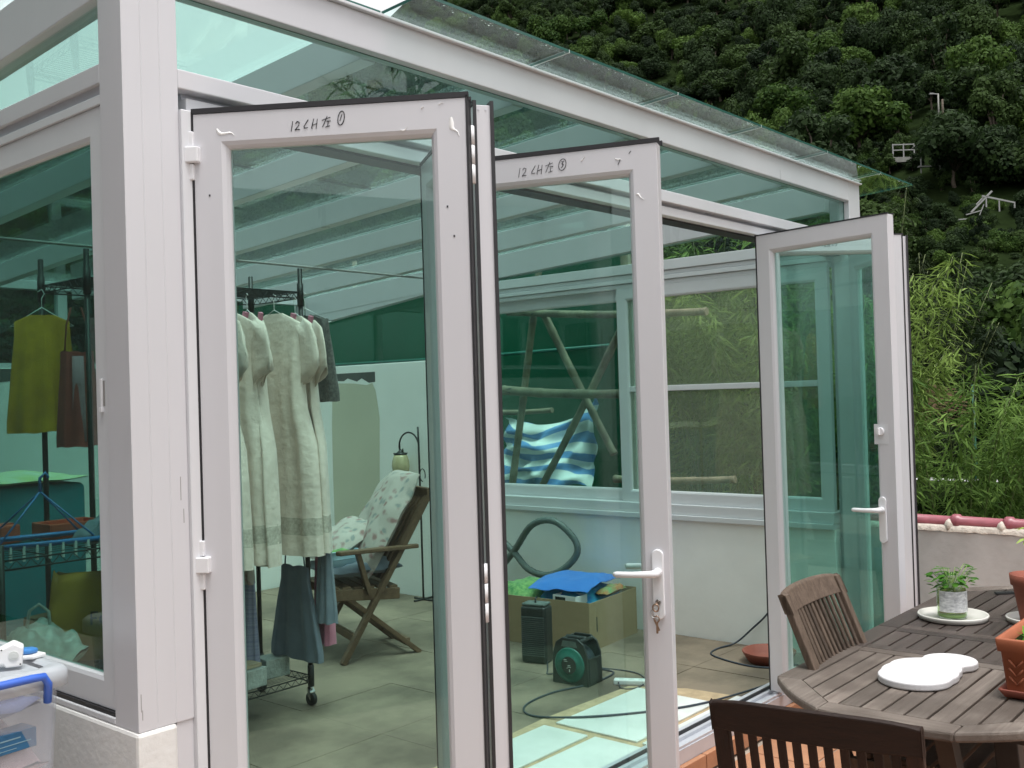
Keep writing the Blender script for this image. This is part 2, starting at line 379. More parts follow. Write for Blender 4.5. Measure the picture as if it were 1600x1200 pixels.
sloped('sealant_joint', JX[0], JX[-1], 1.697, 1.703, .001, .0105, M['edgepale'])
dr = MB()
for k in range(150):
    x = rng.uniform(.9,5.0); y = -.172+abs(rng.gauss(0,.012)); r_ = rng.uniform(.002,.0045)
    dr.lathe([(.0003,-r_*.7),(r_*.8,-r_*.45),(r_,0)], 6, (x, y, zr(y)-.0006))
M['drop'] = glass('water_drop', (.95,.98,.97), r0=.15)
stuff(mk('water_drops', dr, M['drop'], room))
mk('tie_rod', MB().tube([(.07,2.96,2.375),(4.43,2.96,2.375)], .008, 8), M['soffit'], room)
# leaf litter lying on the roof glass
lit = MB()
for k in range(260):
    u = rng.gauss(0,1); x = 1.95+.10*u+rng.uniform(-.04,.04); y = 1.86-.13*u+rng.gauss(0,.05); a = rng.uniform(0,6.28)
    lit.leaf((x, y, zr(y)+.0125+rng.uniform(0,.01)), (math.cos(a), math.sin(a), .05), (0,0,1), rng.uniform(.02,.05), .014)
M['litter'] = mat('dead_leaves', (.05,.055,.03), rough=.9, var=.4)
tag(stuff(mk('leaf_litter', lit, M['litter'])), 'small heap of dead leaves lying on the glass roof', 'leaves')
# left (side) wall
B('plinth_wall', -.006,.104,-.006,5.05,-.15,.703,'plaster',.010)
sloped('side_beam', .0,.07,.112,4.95,-.150,-.004, M['white'], bevel=.003)
B('side_rail', 0,.06,.112,4.95,2.3225,2.3725)
B('side_track', .012,.06,.112,4.95,2.297,2.3225,'track',0)
B('side_track', .004,.06,.112,4.95,2.272,2.296,'white2',.002)
B('sill_gap_strip', .004,.06,.112,4.95,.721,.732,'gasket',0)  # black strip stands in for the dark gap below the side window
B('side_sill', -.001,.06,.112,4.95,.7035,.7205,'white2')
pane('transom_pane', .027,.033,.113,4.95,2.373,2.548)
PRS = [(0,.04),(0,0),(.068,0),(.078,.010),(.082,.016),(.082,.030),(.078,.036),(.068,.04)]
def side_window(name, X, a, b, z0, z1, mats, gl, prof=PRS, muntin=None, sills=()):
    """sash in a wall along Y at plane X: local x = world y, local y = world -x"""
    w = part(name, room, (X,0,0), R(90))
    mk('sash_frame', MB().ring(a,b,z0,z1,prof), M[mats], w, bevel=.002)
    mb = MB().box(a+.07,b-.07,.020,.026,z0+.07,z1-.07); mb.m = [1,1,0,0,1,1]
    mk('window_pane', mb, [M[gl], M['edge']], w)
    if muntin: mk('muntin', MB().box(a+.081,b-.081,.010,.036,muntin-.018,muntin+.018), M[mats], w, bevel=.003)
    return w
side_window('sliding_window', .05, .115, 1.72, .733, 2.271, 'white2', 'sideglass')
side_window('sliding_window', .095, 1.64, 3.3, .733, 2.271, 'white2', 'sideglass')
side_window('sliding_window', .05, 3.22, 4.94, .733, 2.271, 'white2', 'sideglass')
mk('pull_latch', MB().box(.004,.0098,.150,.158,1.50,1.575).box(.002,.0098,.148,.160,1.49,1.502), M['vinyl'], room, bevel=.001)
mk('latch_slot', MB().box(.0085,.0105,.142,.149,1.505,1.57), M['soffit'], room)
# right end wall
B('end_wall', 4.43,4.56,.12,3.05,-.15,.664,'wallin',.004)
B('end_wall', 4.43,4.56,3.05,5.05,-.15,1.80,'wallin',.006)
B('window_sill', 4.400,4.575,.12,3.048,.665,.698,'white2')
B('window_sill', 4.416,4.56,.12,3.048,.699,.764,'white2')
sloped('end_beam', 4.43,4.53,.12,4.95,-.175,-.004, M['white'], bevel=.003)
B('window_head', 4.43,4.53,.12,3.07,2.292,2.357,'white2')
mk('end_fascia', MB().add([(x,y,z) for x in (4.432,4.50) for (y,z) in ((3.07,2.365),(4.94,2.165),(4.94,2.42),(3.07,2.52))], [(0,1,2,3),(7,6,5,4),(0,4,5,1),(1,5,6,2),(2,6,7,3),(3,7,4,0)]), M['white'], room, bevel=.003)
B('window_head', 4.442,4.53,.12,3.05,2.262,2.290,'white2')
B('window_head', 4.434,4.53,.12,3.05,2.232,2.260,'white2')
B('window_head', 4.446,4.53,.12,3.05,2.20,2.230,'white2')
B('end_mullion', 4.44,4.53,3.0,3.07,.764,2.292,'white2')
pane('transom_pane', 4.477,4.483,.12,3.06,2.357,2.515)
pane('end_pane', 4.507,4.513,3.07,4.95,1.80,2.36)
side_window('sliding_window', 4.484, .125, 1.615, .765, 2.20, 'white2', 'hazyglass', muntin=1.52)
side_window('sliding_window', 4.528, 1.52, 3.0, .765, 2.20, 'white2', 'glass')
# bare patches on the end wall
mb = MB(); Mx = 4.4295
mb.add([(Mx, 4.05,1.735),(Mx,4.60,1.735),(Mx,4.60,1.675),(Mx,4.45,1.668),(Mx,4.40,1.69),(Mx,4.28,1.66),(Mx,4.22,1.685),(Mx,4.13,1.645),(Mx,4.05,1.65)], [tuple(range(9))])
mk('render_patch', mb, M['darkpatch'], room)
mb = MB(); pts = []
for k in range(24):
    a = 2*math.pi*k/24; r_ = 1+.10*noise.noise(V(math.cos(a)*2, math.sin(a)*2, 1.3)); c_, s_ = math.cos(a), math.sin(a)
    pts.append((4.4285, 4.33+.31*math.copysign(abs(c_)**.4, c_)*r_, .86+.80*math.copysign(abs(s_)**.4, s_)*r_))
mb.add(pts, [tuple(range(24))]); mk('cement_patch', mb, M['patch'], room)
# back wall with glazing above
B('back_wall', .0,4.43,4.95,5.08,-.15,1.80,'wallin',.006)
for k in range(7): B('back_mullion', .05+k*.72, .12+k*.72, 4.97,5.03,1.835,2.36,'white2')
B('back_rail', 0.08,4.42,4.96,5.04,1.80,1.834,'white2'); B('back_rail', 0.08,4.42,4.96,5.04,2.361,2.425,'white2')
pane('back_pane', .12,4.40,4.997,5.003,1.835,2.36)
mb = MB(); pts = [(x_, 4.948, 1.70+.02*noise.noise(V(x_*9,0,0))) for x_ in [.2+.04*k for k in range(60)]]
mb.add(pts+[(2.56,4.948,1.795),(.2,4.948,1.795)], [tuple(range(62))]); mk('render_patch', mb, M['darkpatch'], room)

# ------------------------------------------------------------------ folding doors (parts of the sunroom)
W_, T_, ZB, ZTOP = .713, .050, .012, 2.252
PRD = [(0,T_),(0,0),(.074,0),(.084,.006),(.090,.014),(.092,.018),(.092,T_-.018),(.090,T_-.014),(.084,T_-.006),(.074,T_)]
M['ink'] = mat('black_marker_ink', (.03,.03,.035), rough=.6, var=.3)
M['silicone'] = mat('smeared_white_sealant', (.86,.85,.84), rough=.5, var=.03)
def strokes(parent, x0, z0, h, chars, pen=.0016, y=-.0012, slant=.15):
    """handwriting: polylines in character cells, laid flat on the frame"""
    mb = MB()
    for dx, lines in chars:
        for ln in lines:
            pts = []
            for i in range(len(ln)-1):
                (ax, az), (bx, bz) = ln[i], ln[i+1]
                for t in (0,.5): pts.append((ax+(bx-ax)*t, az+(bz-az)*t))
            pts.append(ln[-1])
            for i in range(len(pts)-1):
                p = V(x0+(dx+pts[i][0]+pts[i][1]*slant)*h, y, z0+pts[i][1]*h+dx*h*.06); q = V(x0+(dx+pts[i+1][0]+pts[i+1][1]*slant)*h, y, z0+pts[i+1][1]*h+dx*h*.06)
                d = (q-p).normalized()*pen*.5; mb.bar(p-d, q+d, .0006, pen*(1.0+.5*rng.random()), (d.z, 0, -d.x))
    return mk('marker_writing', mb, M['ink'], parent)
def arc(cx, cz, rx, rz, a0, a1, n=10): return [(cx+rx*math.cos(R(a0+(a1-a0)*k/n)), cz+rz*math.sin(R(a0+(a1-a0)*k/n))) for k in range(n+1)]
G_1 = [[(.1,1),(.06,0)]]
G_2 = [[(0,.75),(.15,.95),(.38,.85),(.36,.55),(.02,.08),(.2,.12),(.5,.1)]]
G_C = [[(.4,1),(.05,.35),(.1,.15),(.45,.2)]]
G_H = [[(.1,1),(0,.1),(.05,0)],[(.5,.95),(.5,0)],[(.05,.35),(.5,.5)]]
G_ZUO = [[(-.05,.75),(.75,1.0)],[(.42,1.12),(.3,.7),(.08,.05)],[(.45,.62),(.85,.62)],[(.62,.6),(.6,.08)],[(.4,.02),(.82,.12)]]
G_O1 = [arc(.32,.75,.34,.72,100,470,22),[(.36,1.1),(.22,.5)]]
G_O3 = [arc(.32,.6,.42,.62,60,420,22),[(.2,.9),(.42,.95),(.25,.68),(.45,.6),(.3,.3),(.2,.32)]]
def smear(parent, x, z, s, a=0, y=0):
    mb = MB(); P_ = []
    for i in range(7):
        t = i/6; w = (.25+.75*math.sin(math.pi*min(1,t*1.15+.1)))*s*(.10+.06*noise.noise(V(x*90,t*4,z*50))); cx = x+math.cos(a)*t*s+.05*s*math.sin(t*7+x*40); cz = z+math.sin(a)*t*s+.14*s*math.sin(t*5+z*30)
        P_.append([(cx-math.sin(a)*w*k, y-.0035*(1-abs(k))*(1-.5*t)-.0003, cz+math.cos(a)*w*k) for k in (-1,-.4,.3,1)])
    return mk('sealant_smear', mb.grid(P_), M['silicone'], parent)
def hinge(parent, x, y, z, big=True):
    mb = MB()
    for k, (a, b) in enumerate(((.022,.062),(-.020,.0205),(-.064,-.022))):
        pr = .016 if k == 1 else .006
        mb.box(x-.012, x+(.024 if k == 1 else .008), y-pr-.003, y+.004, z+a, z+b)
    return mk('hinge', mb, M['vinyl'], parent, bevel=.003)
def edge_hinge(parent, x, y, z):
    mb = MB()
    for a in (-.075,-.025,.025): mb.tube([(x,y,z+a+.001),(x,y,z+a+.049)], .011, 10)
    return mk('hinge', mb, M['vinyl'], parent)
def lever(parent, x, y, z, face, side, key=False, plate=(.135,-.08)):
    """lever handle on a long plate; face -1 = on outer face; side = direction of the lever"""
    mb = MB(); n = face
    pl = [(.018*math.cos(a), z+plate[0]-.085+.018*math.sin(a)) for a in [math.pi*k/8 for k in range(9)]]+[(.018*math.cos(a), z+plate[1]-.045+.018*math.sin(a)) for a in [math.pi+math.pi*k/8 for k in range(9)]]
    mb.prism([(x+a, b) for a, b in pl], 0, .011, f=lambda a, b, c: (a, y+n*c, b))
    mk('handle_plate', mb, M['vinyl'], parent, bevel=.003)
    mb = MB(); mb.tube([(x,y+n*.008,z),(x,y+n*.028,z)], .0135, 14)
    mb.tube([(x,y+n*.026,z),(x,y+n*.040,z),(x+side*.006,y+n*.049,z),(x+side*.022,y+n*.053,z-.001),(x+side*.07,y+n*.053,z-.003),(x+side*.118,y+n*.050,z-.004),(x+side*.125,y+n*.046,z-.004)], [.012,.012,.0115,.0105,.0095,.0095,.007], 12)
    mk('lever_handle', mb, M['vinyl'], parent)
def door(S, d, label, edges=((0,0),(1,0),(0,1),(1,1)), top=.011):
    a = math.atan2(d[1], d[0]); e = part('folding_door', room, (S[0],S[1],0), a, label)
    mk('door_frame', MB().ring(0,W_,ZB,ZTOP,PRD), M['white'], e, bevel=.0015)
    mb = MB().box(.086,W_-.086,T_/2-.003,T_/2+.003,ZB+.086,ZTOP-.086); mb.m = [1,1,0,0,1,1]
    mk('door_pane', mb, [M['glass'], M['edge']], e)
    for k, (y0, y1) in enumerate(((-.0025,.0065),(T_-.0065,T_+.0025))):
        mk('gasket', MB().box(-.004,W_+.008,y0,y1,ZTOP+.0005,ZTOP+top), M['gasket'], e)
        for q, (x0, x1) in enumerate(((-.0045,-.0005),(W_+.0005,W_+.0055))):
            if (k, q) in edges: mk('gasket', MB().box(x0,x1,y0,y1,ZB,ZTOP+.006), M['gasket'], e)
    return e
d1 = door((.185,-.015), (.561,-.828), 'nearest folding door leaf, hinged to the corner post, marked 12CH and a circled 1', edges=((0,0),(0,1),(1,1)), top=.014)
for z in (2.145,1.09,.25): hinge(d1, -.006, 0, z)
strokes(d1, .260, 2.193, .0245, [(0,G_1),(.45,G_2),(1.35,G_C),(2.25,G_H),(3.35,G_ZUO),(5.0,G_O1)])
smear(d1,.062,2.213,.055,R(-30)); smear(d1,.672,2.205,.06,R(-70)); smear(d1,.645,2.24,.012,0); smear(d1,.545,2.178,.02,.3); smear(d1,.60,2.232,.008,.3)
for (x_, z_) in ((.040,2.04),(.66,1.98),(.675,1.905)): mk('screw_dot', MB().box(x_-.002,x_+.002,-.0012,.001,z_-.0025,z_+.0025), M['ink'], d1)
mk('end_strip', MB().box(W_+.0004,W_+.004,.007,T_-.007,ZB,ZTOP), M['gasket'], d1)
d2 = door((.689,-.603), (.551,.834), 'second folding door leaf, folded edge-on behind the first')
for z in (2.12,1.0,.2): edge_hinge(d2, -.006, T_+.012, z)
for y_ in (.018,.037): mk('screw_head', MB().tube([(-.0018,y_,ZTOP-.012),(0,y_,ZTOP-.012)], .0022, 8), M['track'], d2)
mb = MB()
for z in (1.0,.2): mb.box(-.0016,0,.012,.020,z-.08,z+.08)
d3 = door((1.09,-.02), (.351,-.936), 'folding door leaf with lever handle and keys, marked 12CH and a circled 3', edges=(), top=.014)
strokes(d3, .268, 2.190, .0285, [(0,G_1),(.45,G_2),(1.5,G_C),(2.2,G_H),(3.15,G_ZUO),(4.75,G_O3)], pen=.0014, y=-.0012)
lever(d3, .677, 0, .957, -1, -1); lever(d3, .677, T_, .957, 1, -1)
mk('lock_cylinder', MB().tube([(.677,-.010,.868),(.677,-.020,.868)], .0085, 16), M['chrome'], d3)
smear(d3,.475,2.222,.016,.5); smear(d3,.585,2.218,.022,R(-30)); smear(d3,.645,2.10,.028,R(-30))
mk('pencil_mark', MB().bar((.592,-.001,2.196),(.600,-.001,2.212),.0006,.002,(1,0,0)), M['ink'], d3); mk('pencil_mark', MB().bar((.627,-.001,2.226),(.634,-.001,2.234),.0006,.002,(1,0,0)), M['ink'], d3)
T4 = Vector((.982,-.19,0))*T_
d4 = door((3.207+T4.x,-.690+T4.y), (.19,.982), 'folding door leaf with lever handle and thumb turn, first of the right-hand stack', edges=((1,1),), top=.006)
lever(d4, .066, T_, .945, 1, 1, plate=(.125,-.085))
mb = MB(); mb.tube([(.066,T_,1.292),(.066,T_+.012,1.292)], .019, 18); mb.box(.062,.070,T_+.011,T_+.024,1.276,1.308)
mk('thumb_turn', mb, M['vinyl'], d4, bevel=.002)
mk('plastic_film', MB().box(.030,.098,T_+.0002,T_+.0010,1.235,1.325), M['white2'], d4)
d5 = door((3.398,.003), (.698,-.716), 'folding door leaf behind the thumb turn leaf, marker writing on its top rail', edges=((0,1),(1,1)), top=.006)
strokes(d5, .30, 2.196, .022, [(0,[[(.1,.4),(.15,.1)]]),(.6,[[(.0,.6),(.1,.0)],[(.3,.5),(.2,.1),(.45,.1)]]),(1.3,G_1),(1.55,[[(.3,1),(.05,.4),(.1,.05),(.4,.2),(.2,.45)]]),(2.4,G_C),(2.75,[[(.2,.55),(.45,.6)]]),(3.2,[arc(0,.5,.3,.5,80,-80,8)])], pen=.0013)
d6 = door((3.982,-.504), (.743,.669), 'folding door leaf hinged to the far post, folded back behind the others', top=.006)
for z in (2.12,1.0,.2): edge_hinge(d6, -.006, T_+.010, z)

for (x_, z_, h_) in ((.131,1.29,.030),(.138,1.22,.018),(.008,.775,.022),(.011,.745,.012)):
    mk('scuff_mark', MB().box(x_-.0008,x_+.0008,-.0006,.0004,z_-h_,z_+h_), M['soffit'], room)
# ------------------------------------------------------------------ inside the sunroom
def fabric(name, c, c2=None, scale=8, bump=.25, **k): return mat(name, c, rough=.9, c2=c2, scale=scale, bump=bump, bscale=140, sheen=.15, obj=True, **k)
M['blue'] = fabric('denim_blue_cotton', (.165,.195,.24), (.11,.135,.17))
M['bluepale'] = fabric('dusty_blue_cotton', (.20,.235,.28), (.13,.16,.20))
M['pink'] = fabric('pink_cloth', (.62,.24,.33), (.45,.15,.22))
M['stripe'] = fabric('violet_grey_knit', (.16,.16,.30), (.36,.36,.45), scale=5, stretch=(.2,.2,14))
def floral(name):
    m, nt, b = nodes_of(name); N, Lk = nt.nodes, nt.links
    tc = N.new('ShaderNodeTexCoord'); nz = N.new('ShaderNodeTexNoise'); nz.inputs['Scale'].default_value = 9; Lk.new(tc.outputs['Object'], nz.inputs['Vector'])
    ad = N.new('ShaderNodeVectorMath'); ad.operation = 'MULTIPLY_ADD'; ad.inputs[1].default_value = (.10,.10,.10); Lk.new(nz.outputs['Color'], ad.inputs[0]); Lk.new(tc.outputs['Object'], ad.inputs[2])
    vo = N.new('ShaderNodeTexVoronoi'); vo.inputs['Scale'].default_value = 19; Lk.new(ad.outputs[0], vo.inputs['Vector'])
    lt = N.new('ShaderNodeMapRange'); lt.inputs['From Min'].default_value = .52; lt.inputs['From Max'].default_value = .22; Lk.new(vo.outputs['Distance'], lt.inputs['Value'])
    sp = N.new('ShaderNodeSeparateXYZ'); Lk.new(vo.outputs['Color'], sp.inputs[0])
    rp = N.new('ShaderNodeValToRGB'); rp.color_ramp.interpolation = 'CONSTANT'; e = rp.color_ramp.elements
    e[0].color = (.27,.155,.145,1); e[1].position = .30; e[1].color = (.40,.355,.32,1); q = e.new(.58); q.color = (.24,.25,.235,1); q = e.new(.80); q.color = (.32,.22,.205,1)
    Lk.new(sp.outputs[0], rp.inputs['Fac'])
    mx = N.new('ShaderNodeMixRGB'); mx.inputs[1].default_value = (.43,.385,.345,1); Lk.new(lt.outputs[0], mx.inputs[0]); Lk.new(rp.outputs[0], mx.inputs[2])
    Lk.new(mx.outputs[0], b.inputs['Base Color']); b.inputs['Roughness'].default_value = .9; return m
M['floral'] = floral('cream_floral_cloth')
M['greypat'] = fabric('speckled_grey_cloth', (.16,.16,.15), (.05,.05,.05), scale=70)
M['yellow'] = fabric('lime_yellow_cloth', (.66,.36,.012), (.44,.22,.008))
M['maroon'] = fabric('maroon_cloth', (.36,.07,.05), (.24,.04,.035))
M['mauve'] = fabric('mauve_panel', (.42,.26,.30), (.34,.20,.23))
M['teal'] = fabric('turquoise_cover', (.03,.30,.36), (.02,.22,.28), scale=3)
M['palegreen'] = fabric('pale_patterned_cover', (.62,.72,.58), (.50,.60,.20), scale=6)
M['cardboard'] = mat('cardboard', (.36,.26,.155), rough=.85, c2=(.30,.215,.125), scale=3, stretch=(1,1,3))
M['bluecloth'] = fabric('bright_blue_sheet', (.025,.17,.55), (.02,.13,.45), scale=5)
M['bluepat'] = fabric('blue_patterned_cloth', (.02,.14,.52), (.03,.45,.60), scale=26)
M['greenpat'] = fabric('green_patterned_cloth', (.03,.16,.05), (.22,.38,.12), scale=30)
M['orange'] = fabric('orange_motif', (.55,.12,.03), (.40,.08,.02))
M['teal_plastic'] = mat('teal_green_plastic', (.012,.13,.10), rough=.4, var=.15)
M['hose'] = mat('grey_hose', (.13,.16,.15), rough=.5, c2=(.09,.11,.105), scale=20)
M['cable'] = mat('dark_cable', (.03,.04,.055), rough=.5, var=.2)
M['wplastic'] = mat('white_plastic', (.80,.80,.80), rough=.4, var=.03)
M['clay'] = mat('red_clay', (.30,.085,.055), rough=.65, c2=(.22,.06,.04), scale=6, bump=.15, bscale=40)
M['lampglass'] = mat('amber_lamp_glass', (.70,.62,.36), rough=.25, var=.12, scale=20, trans=.35)
M['block'] = mat('grey_cement_block', (.40,.43,.40), rough=.95, var=.2, scale=18, bump=.7, bscale=60)
M['ply'] = wood('plywood_board', (.46,.38,.26), (.36,.29,.19), (4,18,18))
M['yellowbag'] = mat('yellow_paper_bag', (.50,.25,.02), rough=.6, c2=(.30,.145,.012), scale=5, bump=.5, bscale=9)
M['whitebag'] = mat('white_carrier_bag', (.55,.55,.52), rough=.35, c2=(.30,.31,.30), scale=14, bump=.9, bscale=22, ramp=(.4,.6))
M['redplastic'] = mat('red_tray_plastic', (.55,.10,.05), rough=.4, var=.1)
M['bluepl'] = mat('blue_plastic', (.05,.20,.50), rough=.35, var=.1)

# garment rack on casters
RX0, RX1, RY0, RY1 = .90, 2.057, 1.966, 2.40
rack = thing('garment_rack', 'tall black wire garment rack on casters holding the cream dresses', 'rack', (1.48,2.18,ZF))
RO = (1.48,2.18,ZF)
for x in (RX0,RX1):
    for y in (RY0,RY1):
        mk('post', MB().tube([(x,y,.03),(x,y,2.20)], .0125, 12).tube([(x,y,2.0),(x,y,2.12)], .017, 12).tube([(x,y,.02),(x,y,.13)], .017, 12), M['blackmetal'], rack, off=RO)
        mb = MB(); mb.tube([(x-.011,y,ZF+.035),(x+.011,y,ZF+.035)], .034, 16, m=1); mb.frame3((x,y,ZF+.062),(.016,0,0),(0,.012,.012),(0,0,.022)); mb.tube([(x,y,ZF+.07),(x,y,.03)], .007, 8)
        mk('caster', mb, [M['chrome'], M['black']], rack, off=RO)
def wire_shelf(parent, x0,x1,y0,y1,z,off,name='wire_shelf',n=20):
    mb = MB(); r = .0035
    for zz in (z, z-.032): mb.tube([(x0,y0,zz),(x1,y0,zz),(x1,y1,zz),(x0,y1,zz)], r, 6, closed=True)
    def zig(a, b, k):
        a, b = Vector(a), Vector(b); pts = [a.lerp(b, i/(2*k))+V(0,0,-.002 if i % 2 == 0 else -.03) for i in range(2*k+1)]; mb.tube(pts, .0022, 5)
    zig((x0,y0,z),(x1,y0,z),int((x1-x0)/.05)); zig((x0,y1,z),(x1,y1,z),int((x1-x0)/.05)); zig((x0,y0,z),(x0,y1,z),int((y1-y0)/.05)); zig((x1,y0,z),(x1,y1,z),int((y1-y0)/.05))
    for i in range(1, n): y = y0+(y1-y0)*i/n; mb.tube([(x0,y,z+.004),(x1,y,z+.004)], .0016, 5)
    for i in (1,2,3): x = x0+(x1-x0)*i/4; mb.tube([(x,y0,z),(x,y1,z)], .0028, 5)
    return mk(name, mb, M['blackmetal'], parent, off=off)
wire_shelf(rack, RX0,RX1,RY0,RY1,2.075,RO); wire_shelf(rack, RX0,RX1,RY0,RY1,.075,RO)
mk('hanging_rail', MB().tube([(RX0,RY0+.03,.985),(RX1,RY0+.03,.985)], .009, 8), M['blackmetal'], rack, off=RO)

def cloth_body(levels, n=44, folds=7, seed=1, amp=1.0):
    """levels: (z, half width, thickness, fold depth) -> closed flattened tube"""
    P_ = []; ph = seed*1.7
    for z, w, e, f in levels:
        row = []
        for k in range(n):
            a = 2*math.pi*k/n; c, s = math.cos(a), math.sin(a)
            wob = f*amp*(math.sin(folds*a*.5+ph+z*1.5)*.6+.5*math.sin(folds*c*2.2+ph*2)+.4*noise.noise(V(c*3+seed, s*2, z*1.2)))
            row.append((w*math.copysign(abs(c)**.85, c), e*math.copysign(abs(s)**.7, s)+wob*(1 if s >= 0 else .8), z+.012*noise.noise(V(c*2, s, seed))*(1 if z < .5 else 0)))
        P_.append(row)
    return P_
def hanger_mb(h, w=.19, col_=0):
    mb = MB(); mb.tube([(0,0,h+.02),(0,0,h+.06),(.012,0,h+.082),(.002,0,h+.102),(-.016,0,h+.09)], .0022, 6)
    mb.tube([(0,0,h+.02),(w,0,h-.065),(-w,0,h-.065)], .0024, 6, closed=True); return mb
def dress(label, X, yc, zt, zh, seed, hw=.285, sh=.205, pegs=(1,), group=None, name='linen_dress', tilt=0):
    t = thing(name, label, 'dress', (X,yc,zh), R(90)+tilt, group); H = zt-zh
    lv = [(H,.06,.010,.0),(H-.025,.12,.013,.0),(H-.06,sh-.01,.016,.0),(H-.085,sh,.018,.003),(H-.18,sh-.015,.026,.010),(H-.32,sh-.02,.04,.010),(H*.6,sh-.005,.046,.016),(H*.45,hw-.025,.052,.020),(H*.3,hw-.012,.056,.024),(H*.16,hw-.004,.060,.026)]
    rows = cloth_body(lv+[(H*.155,hw-.003,.060,.026),(H*.085,hw,.062,.027),(H*.08,hw,.062,.027),(0,hw+.004,.064,.028)], seed=seed)
    mb = MB(); mb.grid(rows[:10], 0, True, True); mb.grid(rows[9:11], 0, True, True); mb.grid(rows[10:12], 1, True, True); mb.grid(rows[11:], 0, True, True)
    mk('bodice_and_skirt', mb, [M['linen'], M['lace']], t)
    for s in (-1,1):
        P_ = []
        for i, (dx, dz, w, e) in enumerate(((-.03,-.06,.045,.011),(.0,-.11,.09,.012),(.02,-.19,.11,.011),(.03,-.27,.118,.010),(.035,-.33,.122,.009))):
            row = []
            for k in range(16):
                a = 2*math.pi*k/16; ca, sa = math.cos(a), math.sin(a)
                row.append((s*(sh+dx+ca*w*.55), sa*e*(1+.45*math.sin(3*a+seed+i))+.012*noise.noise(V(i*.8,a,seed)), H+dz+ca*w*.38+.012*math.sin(2*a+seed)))
            P_.append(row)
        mk('sleeve', MB().grid(P_, 0, True, True), M['linen'], t, solid=.003)
    # open collar turned back at the neck
    P_ = [[(x_, -.032-.012*math.sin(v*3.1), H-.01-v*.20-abs(x_)*.25) for x_ in (-.10+.02*v, -.06, -.02, .02, .06, .10-.02*v)] for v in (0,.25,.5,.75,1)]
    mk('placket', MB().grid(P_), M['lineninner'], t, solid=.002)
    mk('hanger', hanger_mb(H), M['wplastic'], t)
    for s in pegs: mk('clothes_peg', MB().frame3((s*.10,-.03,H-.035),(.012,0,.004),(0,.010,0),(-.01,0,.032)), M['pink'], t, bevel=.002)
    return t
dress('cream linen dress furthest from the corner post on the garment rack', 2.02, 1.965, 1.945, .745, 1, pegs=(-1,), tilt=R(-9))
dress('cream linen dress second from the right end of the garment rack', 1.895, 1.975, 1.955, .735, 2, pegs=(-1,), tilt=R(7))
dress('cream linen dress third from the right end of the garment rack', 1.725, 1.965, 1.95, .725, 5, hw=.30, pegs=(-1,), tilt=R(-16))
dress('cream linen dress fourth from the right end of the garment rack', 1.60, 1.97, 1.95, .735, 4, pegs=(-1,), tilt=R(10))
dress('cream linen dress half hidden behind the nearest door stile', 1.48, 1.97, 1.95, .73, 9, pegs=(), tilt=R(6))
def simple_garment(name, label, cat, X, Y, z0, z1, hw0, hw1, m, seed, rotz=R(90), e=.03, straps=0, neck=0, folds=5, fd=.014, hem=.0, m2=None, hook=None):
    t = thing(name, label, cat, (X,Y,z0), rotz); H = z1-z0
    lv = ([(H+.03,hw0*neck,.010,.001),(H+.015,hw0*(neck+1)/2,.011,.001)] if neck else [])+[(H,hw0,.012,.002),(H*.85,hw0*1.02,e*.6,fd*.4),(H*.6,(hw0*.6+hw1*.4),e*.8,fd*.7),(H*.3,hw0*.25+hw1*.75,e,fd),(H*.1,hw1,e*1.1,fd*1.2),(hem*.3,hw1,e*1.15,fd*1.3)]
    mk('cloth', MB().grid(cloth_body(lv, seed=seed, folds=folds), 0, True, True), M[m], t)
    if m2: mk('panel', MB().grid([[(x_*hw0*(1.05+.2*v), -e-.006-.004*math.sin(x_*9), H*(.95-.9*v)) for x_ in (-.3,-.1,.1,.35)] for v in (0,.33,.66,1)]), M[m2], t, solid=.002)
    if straps:
        for s in (-1,1): mk('strap', MB().tube([(s*hw0*.75,0,H-.01),(s*hw0*.6,0,H+straps*.6),(s*hw0*.3,0,H+straps)], .004, 6), M[m], t)
    if hook: mk('hanger', hanger_mb(H+hook, hw0*1.15), M['wplastic'], t)
    return t
simple_garment('grey_top','speckled dark grey top peeking out behind the last cream dress','top',2.10,1.985,1.50,1.925,.19,.255,'greypat',3,hook=.05,neck=.4)
simple_garment('camisole','blue camisole hanging below the cream dresses','camisole',1.965,1.955,.19,.66,.11,.20,'blue',4,straps=.20)
simple_garment('blue_shirt','crumpled dusty blue shirt hanging beside the rack post','shirt',2.01,1.765,.385,.80,.045,.07,'bluepale',6,straps=.16,fd=.010)
simple_garment('pink_cloth','pink cloth hanging between the two blue garments','cloth',2.055,1.84,.26,.80,.05,.06,'pink',8,straps=.17)
simple_garment('knit_scarf','violet grey striped knit hanging at the foot of the rack','scarf',1.80,2.14,.17,.60,.065,.075,'stripe',2,straps=.0)
simple_garment('floral_blouse','small floral blouse hanging above the striped knit','blouse',1.795,2.15,.58,.86,.07,.075,'floral',3,straps=.1)
simple_garment('yellow_shirt','lime yellow top on a hanger behind the left window','top',.845,2.28,1.40,1.90,.115,.155,'yellow',3,rotz=R(-30),e=.035,hook=.045,fd=.022,neck=.45)
simple_garment('maroon_shirt','maroon sleeveless top with a mauve panel beside the yellow top','top',.945,2.16,1.33,1.76,.07,.095,'maroon',7,rotz=R(-25),straps=.20,m2='mauve',e=.025,fd=.02)

